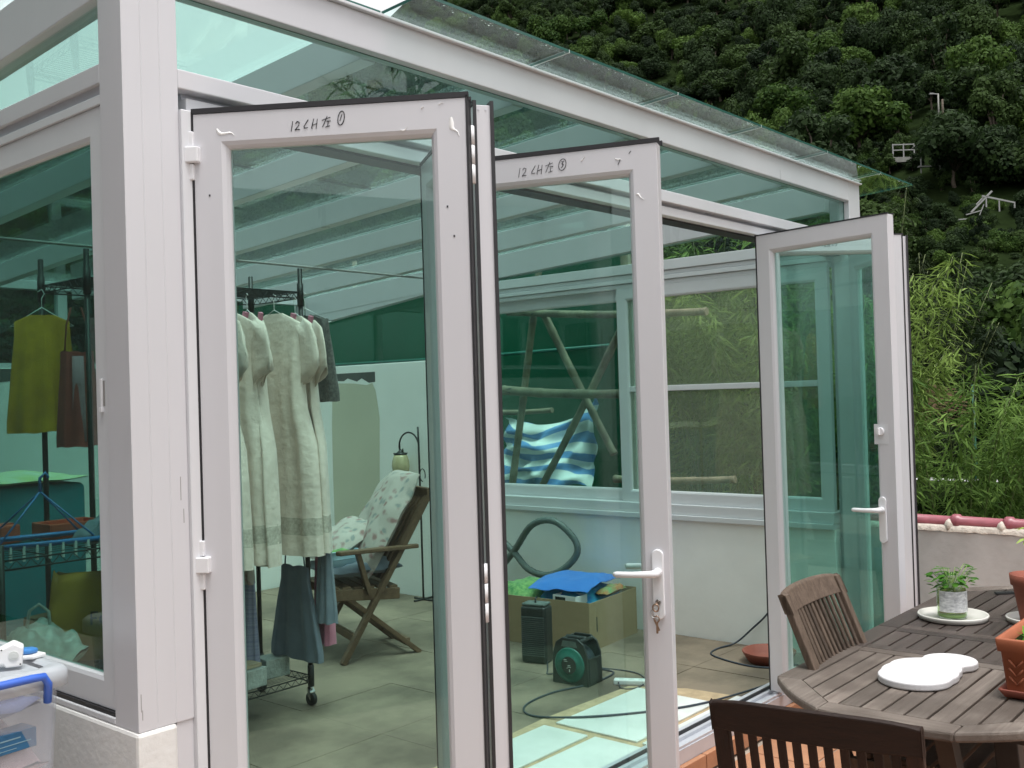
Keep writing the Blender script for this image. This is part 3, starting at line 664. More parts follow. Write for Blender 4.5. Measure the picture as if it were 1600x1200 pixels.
# things on the rack's bottom shelf
tag(mk('cement_block', MB().box(-.06,.06,-.05,.05,0,.095), M['block'], loc=(1.735,2.03,.083), rotz=.05, bevel=.006), 'grey cement block under the plywood board on the rack', 'block')
tag(mk('cement_block', MB().box(-.07,.07,-.06,.06,0,.10), M['block'], loc=(1.925,2.115,.083), rotz=-.1, bevel=.006), 'grey cement block beside the rack post', 'block')
tag(mk('cement_block', MB().box(-.09,.09,-.05,.05,0,.07), M['block'], loc=(1.80,2.31,.083), rotz=.2, bevel=.006), 'flat grey cement block at the back of the rack', 'block')
tag(mk('plywood_board', MB().box(-.30,.30,-.11,.11,0,.018), M['ply'], loc=(1.475,2.10,.181), rotz=.03, bevel=.002), 'plywood board lying on a cement block on the rack', 'board')

# folding armchair
AC = (3.0,2.61,ZF); AR = math.atan2(.37,-.93)
ac = thing('folding_armchair', 'brown wooden folding armchair with cushions inside the sunroom', 'armchair', AC, AR)
for s in (-1,1):
    y = s*.255
    mk('back_leg', MB().bar((.24,y,0),(-.36,y,1.00),.032,.055,(0,1,0)), M['eucalypt'], ac, bevel=.004)
    mk('cross_leg', MB().bar((-.27,y*.86,0),(.21,y*.86,.405),.030,.05,(0,1,0)), M['eucalypt'], ac, bevel=.004)
    mk('seat_rail', MB().bar((.30,y*.93,.415),(-.14,y*.93,.385),.03,.07,(0,0,1)), M['eucalypt'], ac, bevel=.006)
    mb = MB(); mb.prism([(.25,-.035),(.27,0),(.25,.035),(-.10,.028),(-.26,.02),(-.26,-.02),(-.10,-.028)], .655, .68, f=lambda a,b,c,y=y: (a,y*1.06+b,c))
    mk('armrest', mb, M['eucalypt'], ac, bevel=.006)
    mk('arm_support', MB().bar((.06,y,.40),(.13,y*1.03,.657),.028,.045,(0,1,0)), M['eucalypt'], ac, bevel=.003)
mk('leg_brace', MB().bar((.15,-.25,.14),(.15,.25,.14),.03,.045), M['eucalypt'], ac, bevel=.003)
mk('leg_brace', MB().bar((-.20,-.21,.07),(-.20,.21,.07),.03,.045), M['eucalypt'], ac, bevel=.003)
for k in range(6): mk('seat_slat', MB().bar((.27-k*.075,-.235,.452-k*.005),(.27-k*.075,.235,.452-k*.005),.055,.016), M['eucalypt'], ac, bevel=.003)
for k in range(7):
    y = -.21+k*.07; mk('back_slat', MB().bar((-.045,y,.47),(-.335,y,.96),.045,.014,(1,0,.6)), M['eucalypt'], ac, bevel=.003)
mk('top_rail', MB().bar((-.345,-.28,.985),(-.345,.28,.985),.035,.07), M['eucalypt'], ac, bevel=.006)
def pillow(nx, ny, L, Wd, th, seed, sag=0, wr=.012):
    P1, P2 = [], []
    for i in range(nx+1):
        a, b = [], []
        for j in range(ny+1):
            u, v = i/nx*2-1, j/ny*2-1; h = th*(1-abs(u)**3.2)**.6*(1-abs(v)**3.2)**.6
            n_ = wr*noise.noise(V(u*2.5+seed, v*2.5, seed)); x, y = u*L/2*(1-.04*abs(v)), v*Wd/2*(1-.04*abs(u))
            a.append((x, y, h/2+n_-sag*u*u)); b.append((x, y, -h/2*.6+n_*.4-sag*u*u))
        P1.append(a); P2.append(b[::-1])
    mb = MB(); mb.grid(P1); mb.grid(P2); return mb
def to_chair(x, y, z):
    c, s = math.cos(AR), math.sin(AR); return (AC[0]+c*x-s*y, AC[1]+s*x+c*y, AC[2]+z)
o = tag(mk('seat_cushion', pillow(14,14,.50,.50,.14,3,wr=.03), M['bluepale'], loc=to_chair(.07,0,.54), rotz=AR), 'dusty blue seat cushion on the folding armchair', 'cushion')
bc = tag(mk('back_cushion', pillow(18,16,.74,.54,.17,5,wr=.022), M['floral'], loc=to_chair(-.115,.0,.80)), 'cream floral cushion leaning against the armchair back', 'cushion')
bc.rotation_euler = (Matrix.Rotation(AR,3,'Z') @ Matrix.Rotation(R(59),3,'Y')).to_euler()
b2 = tag(mk('throw_pillow', pillow(14,14,.50,.40,.16,8,wr=.025), M['floral'], loc=to_chair(.10,-.10,.70)), 'small floral pillow slumped on the armchair seat', 'pillow')
b2.rotation_euler = (Matrix.Rotation(AR+.3,3,'Z') @ Matrix.Rotation(R(22),3,'Y')).to_euler()
M['paleblue_pl'] = mat('pale_blue_plastic', (.35,.52,.62), rough=.35, var=.08)
bk = thing('plastic_basket', 'pale blue plastic basket balanced on the armchair seat', 'basket', to_chair(.20,.12,.575), AR+.3)
mb = MB(); P_ = []
for z, k in ((0,.86),(.03,.92),(.09,1)):
    P_.append([(k*.11*math.copysign(abs(math.cos(a))**.6, math.cos(a)), k*.08*math.copysign(abs(math.sin(a))**.6, math.sin(a)), z) for a in [2*math.pi*q/28 for q in range(28)]])
mb.grid(P_, 0, True, True); mk('tub', mb, M['paleblue_pl'], bk, solid=.003)
mb = MB()
for zz, k in ((.09,1.03),(.045,.95)): mb.tube([(k*.11*math.copysign(abs(math.cos(a))**.6, math.cos(a)), k*.08*math.copysign(abs(math.sin(a))**.6, math.sin(a)), zz) for a in [2*math.pi*q/28 for q in range(28)]], .004, 6, closed=True)
mk('rim', mb, M['paleblue_pl'], bk)
tag(mk('green_cloth', pillow(8,8,.15,.11,.05,2,wr=.02), M['greenpat'], loc=to_chair(.20,.12,.645), rotz=AR), 'scrap of green cloth in the pale blue basket', 'cloth')

# lamp on a curled iron stand by the end wall
lp = thing('hook_lamp', 'black iron crook stand with an amber glass lantern by the end wall', 'lamp', (4.33,3.45,ZF))
mb = MB(); mb.tube([(0,0,0),(0,0,.6),(0,.004,1.20),(0,.008,1.36)], .008, 8)
mb.tube([(0,.0,1.10)]+[(0,.10+.10*math.cos(a),1.245+.085*math.sin(a)) for a in [math.pi*1.0-math.pi*1.0*k/12+math.pi for k in range(13)][::-1]] if False else [(0,.0,1.08),(0,.004,1.18)]+[(0,.115-.112*math.cos(R(k*15)),1.20+.115*math.sin(R(k*15))) for k in range(1,13)]+[(0,.222,1.165),(0,.20,1.15),(0,.185,1.165),(0,.19,1.185)], .007, 8)
mb.tube([(0,-.03+.03*math.cos(R(k*30)),.98+.05*math.sin(R(k*30))) for k in range(-3,8)], .004, 6)
mk('crook_stand', mb, M['blackmetal'], lp)
mk('foot', MB().tube([(-.1,0,.008),(.1,0,.008)],.008,8).tube([(0,-.1,.008),(0,.1,.008)],.008,8), M['blackmetal'], lp)
mb = MB(); mb.lathe([(.055,0),(.064,.02),(.070,.06),(.066,.10),(.056,.135),(.048,.15)], 24, (0,.215,.985)); mk('lantern_glass', mb, M['lampglass'], lp, solid=.003)
mb = MB(); mb.lathe([(.05,.0),(.052,.012),(.03,.02),(.012,.035),(.004,.05),(0.0005,.05)], 20, (0,.215,1.135))
for k in range(4): mb.tube([(0,.215+.004*(k%2),1.18+k*.009),(0,.215,1.192+k*.009)], .003, 6)
for k in range(10): a = k*.628; mb.tube([(.05*math.cos(a),.215+.05*math.sin(a),1.138),(.056*math.cos(a),.215+.056*math.sin(a),1.152)], .003, 5)
mk('lantern_cap', mb, M['blackmetal'], lp)

# hose loop leaning on the low wall
hp = []
for px_, py_ in ((752,935),(772,903),(800,866),(836,822),(868,813),(892,838),(896,862),(880,886),(858,898),(828,893),(800,872),(775,850),(740,825),(700,835),(670,900)):
    hp.append(V(4.31+.035*math.sin(px_*.05), 2.555-.00587*(px_-790), max(.634-.00447*(py_-810), -.05)))
def smooth_path(p, n=6):
    out = []; N = len(p)
    for i in range(N-1):
        a, b, c, d = p[max(i-1,0)], p[i], p[i+1], p[min(i+2,N-1)]
        for k in range(n):
            t = k/n; out.append(.5*((2*b)+(c-a)*t+(2*a-5*b+4*c-d)*t*t+(3*b-a-3*c+d)*t**3))
    out.append(p[-1]); return out
sp = smooth_path([Vector(q) for q in hp], 10)
tag(mk('hose', MB().tube(sp, [.023+.0022*(i % 2) for i in range(len(sp))], 10), M['hose']), 'grey ribbed hose looped against the low wall', 'hose')

# cardboard box with cloths
BX = (3.735,1.40,ZF); BR = R(5)
cb = thing('cardboard_box', 'large open cardboard box under the end window', 'box', BX, BR)
mk('base', MB().box(.006,.594,.006,.788,.001,.006), M['cardboard'], cb)
mk('side_panel', MB().box(0,.005,0,.794,0,.30), M['cardboard'], cb); mk('side_panel', MB().box(.595,.60,0,.794,0,.30), M['cardboard'], cb)
mk('front_panel', MB().box(.006,.594,0,.005,0,.295), M['cardboard'], cb); mk('back_panel', MB().box(.006,.594,.789,.794,0,.295), M['cardboard'], cb)
mk('hand_slot', MB().box(.085,.095,-.0015,.004,.11,.20), M['black'], cb)
def in_box(x, y, z): return (BX[0]+math.cos(BR)*x-math.sin(BR)*y, BX[1]+math.sin(BR)*x+math.cos(BR)*y, BX[2]+z)
tag(mk('folded_cloth', pillow(12,12,.52,.40,.20,6,wr=.02), M['bluepat'], loc=in_box(.34,.28,.245), rotz=BR), 'blue patterned folded cloth sticking out of the cardboard box', 'cloth')
tag(mk('blue_sheet', pillow(12,12,.56,.44,.06,4,wr=.02,sag=.03), M['bluecloth'], loc=in_box(.33,.30,.375), rotz=BR+.12), 'bright blue sheet lying on top of the cardboard box', 'sheet')
tag(mk('green_bundle', pillow(12,10,.46,.30,.16,9,wr=.03), M['greenpat'], loc=in_box(.27,.64,.27), rotz=BR), 'green patterned bundle at the back of the cardboard box', 'cloth')
tag(mk('orange_cloth', pillow(10,8,.30,.09,.06,1,wr=.02), fabric('orange_green_print',(.45,.12,.03),(.05,.30,.12),scale=16), loc=in_box(.40,.075,.305), rotz=BR+.05), 'strip of orange and green cloth along the box edge', 'cloth')
wc = thing('small_carton', 'small open white carton among the cloths in the box', 'carton', in_box(.10,.17,.19), BR-.1)
mk('carton_walls', MB().box(-.06,-.056,-.06,.12,0,.13).box(.056,.06,-.06,.12,0,.13).box(-.055,.055,-.06,-.056,0,.13).box(-.055,.055,.116,.12,0,.13).box(-.055,.055,-.055,.115,0,.004), M['wplastic'], wc)
mk('carton_mouth', MB().box(-.0615,-.060,.02,.10,.04,.12), M['black'], wc)

# fan heater and cable reel
M['grille'] = mat('grey_grille', (.075,.085,.085), rough=.5, var=.2)
ht = thing('fan_heater', 'black upright fan heater in front of the cardboard box', 'heater', (3.395,1.535,ZF), R(-76))
mk('body', MB().box(-.082,.082,-.055,.055,.0,.335), M['black'], ht, bevel=.018, seg=3)
mk('top_cap', MB().box(-.074,.074,-.048,.048,.336,.352), M['hose'], ht, bevel=.007)
for k in range(20): mk('grille_slat', MB().box(-.073,.073,-.062,-.054,.045+k*.0118,.0505+k*.0118), M['grille'], ht)
mk('carry_handle', MB().tube([(0,-.01,.35),(0,-.005,.375),(0,.01,.38)], .006, 8), M['black'], ht)
rl = thing('cable_reel', 'black and green cable reel standing on the sunroom floor', 'cable reel', (3.19,1.085,ZF), R(-86))
prof = [(-.115,.0),(.115,.0),(.112,.16),(.09,.225),(.05,.252),(-.05,.252),(-.09,.225),(-.112,.16)]
mb = MB(); mb.prism(prof, -.075,-.06, f=lambda a,b,c: (a,c,b)); mb.prism(prof, .06,.075, f=lambda a,b,c: (a,c,b)); mb.box(-.112,.112,-.06,.06,.0,.012)
mb.tube([(-.06,-.06,.235),(-.06,.06,.235)], .012, 8); mb.tube([(.06,-.06,.235),(.06,.06,.235)], .012, 8); mb.tube([(-.065,0,.238),(.065,0,.238)], .016, 10)
for x in (-.112,.112): mb.box(x-.006,x+.006,-.06,.06,.01,.15)
mk('housing', mb, M['black'], rl, bevel=.004)
mk('handle_gap', MB().prism([(-.052,.205),(.052,.205),(.042,.238),(-.042,.238)], -.0755,-.0765, f=lambda a,b,c: (a,c,b)), M['hose'], rl)
mk('drum', MB().lathe([(.0,-.078),(.045,-.082),(.05,-.084),(.05,-.081),(.085,-.083),(.095,-.079),(.095,-.06)], 32, (0,0,0)), M['teal_plastic'], rl)
for c_ in rl.children:
    if c_.name.startswith('drum'):
        for v in c_.data.vertices: x_, y_, z_ = v.co; v.co = (x_, z_, y_+.108)
mk('socket_plate', MB().tube([(0,-.088,.108),(0,-.083,.108)], .046, 24), M['black'], rl)
M['offwhite'] = mat('printed_white', (.6,.62,.6), rough=.6, var=.05)
mb = MB()
for (x0,x1,z0,z1) in ((-.03,-.012,.136,.140),(-.028,-.006,.128,.131),(-.004,.012,.106,.110),(-.006,.016,.098,.101),(.004,.009,.074,.088),(-.012,-.006,.092,.095)): mb.box(x0,x1,-.0895,-.0884,z0,z1)
mk('socket_print', mb, M['offwhite'], rl)
mk('coiled_cable', MB().lathe([(.055,-.055),(.09,-.05),(.092,0),(.09,.05),(.055,.055)], 24), M['cable'], rl)
for c_ in rl.children:
    if c_.name.startswith('coiled'):
        for v in c_.data.vertices: x_, y_, z_ = v.co; v.co = (x_, z_, y_+.108)
def floor_path(pts, z=ZF+.006): return smooth_path([V(a, b, z) for a, b in pts], 8)
zc = ZF+.006; zm = ZF+.021
c1 = smooth_path([V(3.29,1.03,zc+.05),V(3.45,1.06,zc),V(3.40,1.0,zc),V(3.17,.99,zc),V(2.92,1.06,zc),V(2.67,1.03,zc),V(2.57,.90,zc),V(2.632,.685,zm),V(2.873,.47,zm),V(3.18,.294,zm),V(3.718,.205,zc),V(4.0,.20,zc),V(4.15,.25,zc),V(4.005,.347,zc),V(3.98,.505,zc),V(4.073,.751,zc),V(4.22,.80,zc),V(4.36,.75,zc+.015),V(4.41,.66,.03),V(4.415,.56,.13),V(4.415,.46,.28)], 8)
tag(mk('extension_cord', MB().tube(c1, .0055, 8), M['cable']), 'long dark cord running from the cable reel across the white tiles', 'cord')
c2 = smooth_path([V(3.30,1.10,zc+.06),V(3.47,1.14,zc),V(3.50,.92,zc),V(3.40,.78,zc),V(3.25,.735,zc+.004),V(3.20,.80,zc),V(3.28,.88,zc+.012)], 8)
tag(mk('thin_cord', MB().tube(c2, .004, 8), M['cable']), 'thin cord looping from the reel to the white power strip', 'cord')
c3 = smooth_path([V(3.24,1.20,zc+.02),V(3.20,1.30,zc),V(3.27,1.36,zc),V(3.38,1.45,zc+.01)], 8)
tag(mk('heater_cord', MB().tube(c3, .0035, 8), M['cable']), 'short cord between the fan heater and the reel', 'cord')
ps = thing('power_strip', 'white power strip lying on the floor near the reel', 'power strip', (3.315,.81,ZF), R(-62))
mk('casing', MB().box(-.10,.10,-.025,.025,0,.028), M['wplastic'], ps, bevel=.006)
for k in range(3): mk('socket', MB().tube([(-.06+k*.055,0,.0275),(-.06+k*.055,0,.0285)], .016, 14), M['offwhite'], ps)
tag(mk('clay_saucer', MB().lathe([(.0005,.012),(.10,.012),(.118,.03),(.142,.066),(.15,.07),(.154,.066),(.146,.05),(.115,.004),(.10,0),(.0005,0)], 36), M['clay'], loc=(4.135,.415,ZF)), 'red clay plant saucer on the floor by the end wall', 'saucer')
# small debris on the floor
for (x_, y_, s_) in ((4.18,1.03,.012),(4.02,.83,.010),(2.7,1.75,.008)):
    pass

# behind the left window: low wire unit and its load
su = thing('shelf_unit', 'low black wire shelf unit crowded with bags behind the left window', 'shelf unit', (.55,1.55,ZF)); SO = (.55,1.55,ZF)
for x in (.22,.88):
    for y in (1.28,1.82): mk('post', MB().tube([(x,y,ZF),(x,y,1.04)], .011, 10), M['blackmetal'], su, off=SO)
for z in (.08,.52,.985): wire_shelf(su, .22,.88,1.28,1.82,z,SO,n=10)
o = thing('yellow_bag', 'yellow paper bag with black lettering on the wire shelf', 'bag', (.70,1.55,.53), R(-42))
P_ = [[(w*math.copysign(abs(math.cos(a))**.18, math.cos(a)), dd*math.copysign(abs(math.sin(a))**.18, math.sin(a))+.012*noise.noise(V(a*2,z*14,3)), z+(.02*noise.noise(V(a*1.5,0,1)) if z > .3 else 0)) for a in [2*math.pi*q/32 for q in range(32)]] for z, w, dd in ((0,.17,.085),(.1,.172,.085),(.2,.168,.065),(.29,.166,.03),(.33,.164,.012))]
mk('bag_body', MB().grid(P_, 0, True, True), M['yellowbag'], o, solid=.002)
strokes(o, .0, .14, .045, [(0,[[(0,0),(0,1)],[(0,1),(.5,1)],[(0,.5),(.4,.5)]]),(.75,[arc(.2,.35,.22,.3,0,360,12)]),(1.4,[[(0,0),(0,1),(.4,.9),(.35,.55),(0,.5),(.45,0)]]),(2.1,[[(0,0),(0,1),(.4,.75),(.4,.25),(0,0)]])], pen=.006, y=-.098, slant=0)
o = thing('carrier_bag', 'knotted white plastic bag on the wire shelf', 'bag', (.40,1.40,.526))
mb = pillow(16,16,.26,.24,.20,11,wr=.05); mb.v = [(x_, y_, z2+.09+.03*noise.noise(V(x_*9,y_*9,4))) for x_, y_, z2 in mb.v]
mk('sack', mb, M['whitebag'], o)
mk('handle_loop', MB().tube([(-.05,0,.17),(-.03,.01,.25),(.0,.0,.27),(.03,-.01,.24),(.04,.0,.17)], .006, 6), M['whitebag'], o)
tag(mk('red_tray', MB().box(-.11,.11,-.08,.08,0,.006).box(-.11,-.104,-.08,.08,.006,.06).box(.104,.11,-.08,.08,.006,.06).box(-.104,.104,-.08,-.074,.006,.06).box(-.104,.104,.074,.08,.006,.06), M['redplastic'], loc=(.66,1.70,.993), bevel=.003), 'small red tray on top of the wire shelf unit', 'tray')
tag(mk('dark_toolbox', MB().box(-.16,.16,-.10,.10,0,.13).box(-.06,.06,-.012,.012,.13,.16), M['black'], loc=(.62,1.66,.09), rotz=.2, bevel=.01), 'dark toolbox on the lowest wire shelf', 'toolbox')
cl = thing('drying_hanger', 'blue square drying hanger lying over the shelf unit', 'hanger', (.46,1.50,.995), R(-12))
mk('square_frame', MB().tube([(-.19,-.13,.02),(.19,-.13,.02),(.19,.13,.02),(-.19,.13,.02)], .010, 8, closed=True), M['bluepl'], cl)
mk('hook', MB().tube([(-.17,-.11,.02),(0,0,.20),(.17,.11,.02)], .004, 6).tube([(-.17,.11,.02),(0,0,.20),(.17,-.11,.02)], .004, 6).tube([(0,0,.20),(0,0,.25),(.02,0,.27),(.03,0,.25)], .006, 6), M['bluepl'], cl)
for k in range(9): mk('peg', MB().box(-.18+k*.044,-.172+k*.044,-.138,-.122,-.035,.02), M['wplastic'], cl)
cv = thing('covered_chest', 'chest under a turquoise cover behind the garment rack', 'chest', (.95,3.25,ZF))
mk('chest_body', MB().box(-.42,.42,-.30,.30,0,1.19), M['teal'], cv, bevel=.03, seg=3)
mk('top_cover', pillow(12,12,.90,.66,.07,3,wr=.02), M['palegreen'], cv, loc=(0,0,1.215))
tag(mk('dark_suitcase', MB().box(-.28,.28,-.14,.14,0,.55), M['black'], loc=(1.42,2.85,ZF), bevel=.05, seg=3), 'dark suitcase on the floor behind the garment rack', 'suitcase')

# more odds and ends on the low shelf unit
M['brownbox'] = mat('brown_carton', (.22,.13,.07), rough=.8, var=.2); M['tealpl'] = mat('sea_green_plastic', (.10,.35,.32), rough=.4, var=.15); M['clearpl'] = mat('milky_plastic', (.50,.56,.55), rough=.3, var=.2)
for nm, lb, ct, w_, d_, h_, mt, x_, y_, z_, rz_ in (
    ('brown_carton','brown carton on the middle wire shelf beside the yellow bag','carton',.12,.14,.16,'brownbox',.56,1.68,.526,.2),
    ('green_tub','sea green plastic tub at the window end of the wire shelf','tub',.10,.12,.11,'tealpl',.30,1.66,.526,-.1),
    ('milky_container','milky plastic container low on the wire shelf','container',.13,.10,.15,'clearpl',.36,1.40,.086,.15),
    ('dark_pouch','dark pouch squeezed under the yellow bag','pouch',.12,.09,.10,'black',.78,1.42,.086,-.3),
    ('blue_pail','blue plastic pail on the lowest wire shelf','pail',.09,.09,.17,'bluepl',.78,1.70,.086,.1),
    ('rust_carton','rust red carton on top of the wire shelf unit','carton',.09,.07,.07,'redplastic',.42,1.72,.991,.3)):
    t_ = thing(nm, lb, ct, (x_,y_,z_), rz_); n_ = 6 if 'tub' in nm or 'pail' in nm or 'container' in nm else 0
    if n_:
        mb = MB(); P_ = [[(k_*w_*.5*math.copysign(abs(math.cos(a))**.7, math.cos(a)), k_*d_*.5*math.copysign(abs(math.sin(a))**.7, math.sin(a)), z2) for a in [2*math.pi*q/24 for q in range(24)]] for z2, k_ in ((0,.8),(h_*.5,.92),(h_,1.0),(h_+.004,1.06),(h_-.008,1.06))]
        mk('body', mb.grid(P_, 0, True, True), M[mt], t_, solid=.002); mk('lid', MB().lathe([(.0005,h_+.006),(w_*.44,h_+.006),(w_*.46,h_)], 20), M[mt], t_)
    else:
        mk('body', MB().box(-w_/2,w_/2,-d_/2,d_/2,0,h_), M[mt], t_, bevel=.006); mk('flap', MB().box(-w_/2+.004,w_/2-.004,-.002,d_/2-.002,h_+.001,h_+.006), M[mt], t_)

for nm, lb, x_, y_, z_, L_, W2, th_, mt, rz_, sd in (
    ('blue_cloth','crumpled blue cloth thrown over the wire shelf unit',.70,1.42,1.03,.26,.22,.10,'blue',.4,21),
    ('teal_cloth','turquoise cloth heaped on the middle wire shelf',.30,1.78,.60,.20,.16,.12,'teal',.1,22),
    ('striped_cloth','striped knit bundle on the lowest wire shelf',.52,1.40,.15,.24,.18,.12,'stripe',-.3,23),
    ('olive_cloth','olive patterned cloth hanging over the edge of the chest',.62,2.98,1.14,.30,.26,.10,'palegreen',.2,24),
    ('dark_cloth','dark cloth folded beside the yellow bag',.78,1.75,.58,.20,.14,.10,'greypat',.2,25)):
    tag(mk(nm, pillow(12,12,L_,W2,th_,sd,wr=.05,sag=.03), M[mt], loc=(x_,y_,z_), rotz=rz_), lb, 'cloth')
# ------------------------------------------------------------------ outside the end wall: ledge, scaffold, net, tarpaulin
structure(mk('planting_ledge', MB().box(4.57,9.5,.62,9.5,-5.2,.50), M['soil']))
M['net'] = foliage('green_scaffold_net', (.003,.075,.038), (.007,.14,.075), trans=.5, scale=.9)
P_ = []
for i in range(41):
    row = []
    for j in range(15):
        y = 3.15+i*.16; z = .45+j*.19; row.append((6.9+.10*math.sin(y*2.3+j*.25)+.07*noise.noise(V(y*1.5,z*1.2,2)), y, z+.03*math.sin(y*3)))
    P_.append(row)
net = thing('scaffold_net', 'green debris netting hung behind the bamboo scaffold', 'netting', (6.9,5.5,.5))
mk('mesh_sheet', MB().grid(P_), M['net'], net, off=(6.9,5.5,.5))
mk('top_rope', MB().tube([(6.85,3.1,3.13),(6.85,6.3,3.09),(6.85,9.6,3.13)], .012, 6), M['hose'], net, off=(6.9,5.5,.5))
for y in (3.2,5.2,7.2,9.2): mk('net_post', MB().tube([(6.97,y,.4),(6.97,y,3.2)], .03, 8), M['bamboo'], net, off=(6.9,5.5,.5))
mk('mid_rope', MB().tube([(6.78,3.1,1.96),(6.76,5,1.93),(6.76,9.4,1.95)], .018, 6), M['teal_plastic'], net, off=(6.9,5.5,.5))
def bamboo_pole(parent, p, q, r=.04, name='pole', off=(0,0,0)):
    p, q = Vector(p), Vector(q); L = (q-p).length; n = max(2, int(L/.32)); pts = []; rs = []
    sag = V(0,0,-.012*L)
    for i in range(n):
        for t, k in ((0,1.0),(.04,1.10),(.08,.97),(.5,.95),(.93,.98),(.97,1.12)):
            u = (i+t)/n; pts.append(p.lerp(q, u)+sag*math.sin(math.pi*u)); rs.append(r*k*(1-.12*u))
    pts.append(q); rs.append(r*.88)
    return mk(name, MB().tube(pts, rs, 10), M['bamboo'], parent, off=off)
sc = thing('bamboo_scaffold', 'lashed bamboo pole scaffold standing outside the end window', 'scaffold', (5.3,2.6,.5)); SO = (5.3,2.6,.5)
bamboo_pole(sc, (5.25,3.33,.55),(5.22,2.86,2.75), .033, off=SO)
bamboo_pole(sc, (5.20,2.96,2.36),(5.26,2.24,1.02), .033, off=SO)
bamboo_pole(sc, (5.32,2.10,2.12),(5.28,3.08,.62), .033, off=SO)
bamboo_pole(sc, (5.16,3.20,2.20),(5.16,1.33,2.06), .032, 'ledger', SO)
bamboo_pole(sc, (5.17,3.29,1.55),(5.17,2.10,1.49), .040, 'ledger', SO)
bamboo_pole(sc, (5.40,3.60,1.36),(5.40,2.95,1.37), .025, 'ledger', SO)
bamboo_pole(sc, (5.22,2.0,.55),(5.20,2.06,2.70), .033, off=SO)
for p in ((5.2,2.92,2.18),(5.2,3.2,1.55),(5.24,2.55,1.51)):
    mk('lashing', MB().tube([(p[0]-.02+.05*math.cos(a*1.1), p[1]+.05*math.sin(a*1.1), p[2]-.035+.005*a) for a in range(14)], .006, 5), M['black'], sc, off=SO)
for k, (a, b, z, x) in enumerate(((3.35,1.3,.57,5.05),(3.0,1.45,.56,5.22),(3.4,1.6,.57,5.40),(2.7,1.5,.655,5.13),(2.45,1.4,.80,5.55))):
    o = thing('bamboo_pole', ['bamboo pole lying along the ledge, nearest the window','bamboo pole lying second from the window on the ledge','bamboo pole at the back of the pile on the ledge','bamboo pole lying on top of the pile on the ledge','bamboo pole sticking out past the window mullion'][k], 'pole', (x,(a+b)/2,z))
    bamboo_pole(o, (x,a,z),(x+.08,b,z+.02), .032, 'culm', off=(x,(a+b)/2,z))
# striped tarpaulin
m, nt, b_ = nodes_of('blue_white_striped_tarpaulin'); N, Lk = nt.nodes, nt.links
g = N.new('ShaderNodeUVMap'); sx = N.new('ShaderNodeSeparateXYZ'); Lk.new(g.outputs[0], sx.inputs[0])
mm = N.new('ShaderNodeMath'); mm.operation = 'FRACT'; mu = N.new('ShaderNodeMath'); mu.operation = 'MULTIPLY'; mu.inputs[1].default_value = 5.2
Lk.new(sx.outputs[1], mu.inputs[0]); Lk.new(mu.outputs[0], mm.inputs[0])
rp = N.new('ShaderNodeValToRGB'); rp.color_ramp.interpolation = 'CONSTANT'; rp.color_ramp.elements[0].color = (.10,.26,.55,1); rp.color_ramp.elements[1].color = (.80,.82,.82,1); rp.color_ramp.elements[1].position = .5
Lk.new(mm.outputs[0], rp.inputs['Fac']); Lk.new(rp.outputs[0], b_.inputs['Base Color']); b_.inputs['Roughness'].default_value = .5
M['tarp'] = m
P_ = []; UV = []
for i in range(25):
    row = []
    for j in range(19):
        u, v = i/24, j/18; y = 3.95-1.10*u; top = 1.30+.20*max(0,u-.6)*2.5-.25*math.exp(-((u-.35)/.2)**2)*.3
        z = .70+(top-.70)*v; x = 5.70+.22*v+.06*math.sin(u*8+v*3)+.13*noise.noise(V(u*6, v*6, 7))+.05*abs(math.sin(9*(u-v))); row.append((x, y-.10*v*math.sin(u*3), z+.05*noise.noise(V(u*4,v*4,2))))
    P_.append(row)
tp = mk('striped_tarpaulin', MB().grid(P_), M['tarp'])
uvl = tp.data.uv_layers.new(name='uv')
for lp_ in tp.data.loops:
    i, j = divmod(lp_.vertex_index, 19); u, v = i/24, j/18
    uvl.data[lp_.index].uv = (u, v*.95+.30*max(0,u-.55)+.025*math.sin(u*6)+.02*math.sin(v*9+u*4))
tag(tp, 'crumpled blue and white striped tarpaulin behind the bamboo poles', 'tarpaulin')

# ------------------------------------------------------------------ parapet with clay coping
pp = thing('parapet_wall', 'low white parapet wall with plum red coping at the terrace edge', 'wall', (5.56,-2,ZT))
PO = (5.56,-2,ZT)
mk('wall_body', MB().box(5.5,5.62,-5.5,.55,ZT-.01,.548), M['parapet'], pp, off=PO, bevel=.008)
P_ = []
cm = MB()
for i in range(160):
    y = -3.4+i*.025; w = .012*noise.noise(V(y*9,0,0)); P_.append([(5.492+w,y,.545+.012*noise.noise(V(y*14,2,0))),(5.496+w,y,.575),(5.53,y,.590),(5.60,y,.59),(5.625,y,.56)])
mk('cement_bed', cm.grid(P_), M['cement'], pp, off=PO)
for k in range(13):
    y0 = .55-.317*k-.112; y1 = y0-.317
    mb = MB(); mb.tube([(5.555,y0+.012,.603),(5.555,y0,.603),(5.555,y0-.035,.603),(5.555,y0-.045,.602),(5.555,y1+.014,.600)], [.044,.050,.050,.040,.038], 16)
    mk('coping_tile', mb, M['coping'], pp, off=PO)
    mb = MB(); P_ = []
    for i in range(9):
        t = i/8; r_ = .052*math.sin(math.pi*min(.98,t*.9+.08))**.7; P_.append([(5.537+r_*.9*math.cos(a)+.006*noise.noise(V(k,i,a)), y0+.055-.075*t, .578+r_*math.sin(a)*.95+.008*noise.noise(V(a*2,i*.7,k))) for a in [2*math.pi*q/12 for q in range(12)]])
    mk('cement_lump', mb.grid(P_, 0, True, True), M['cement'], pp, off=PO)

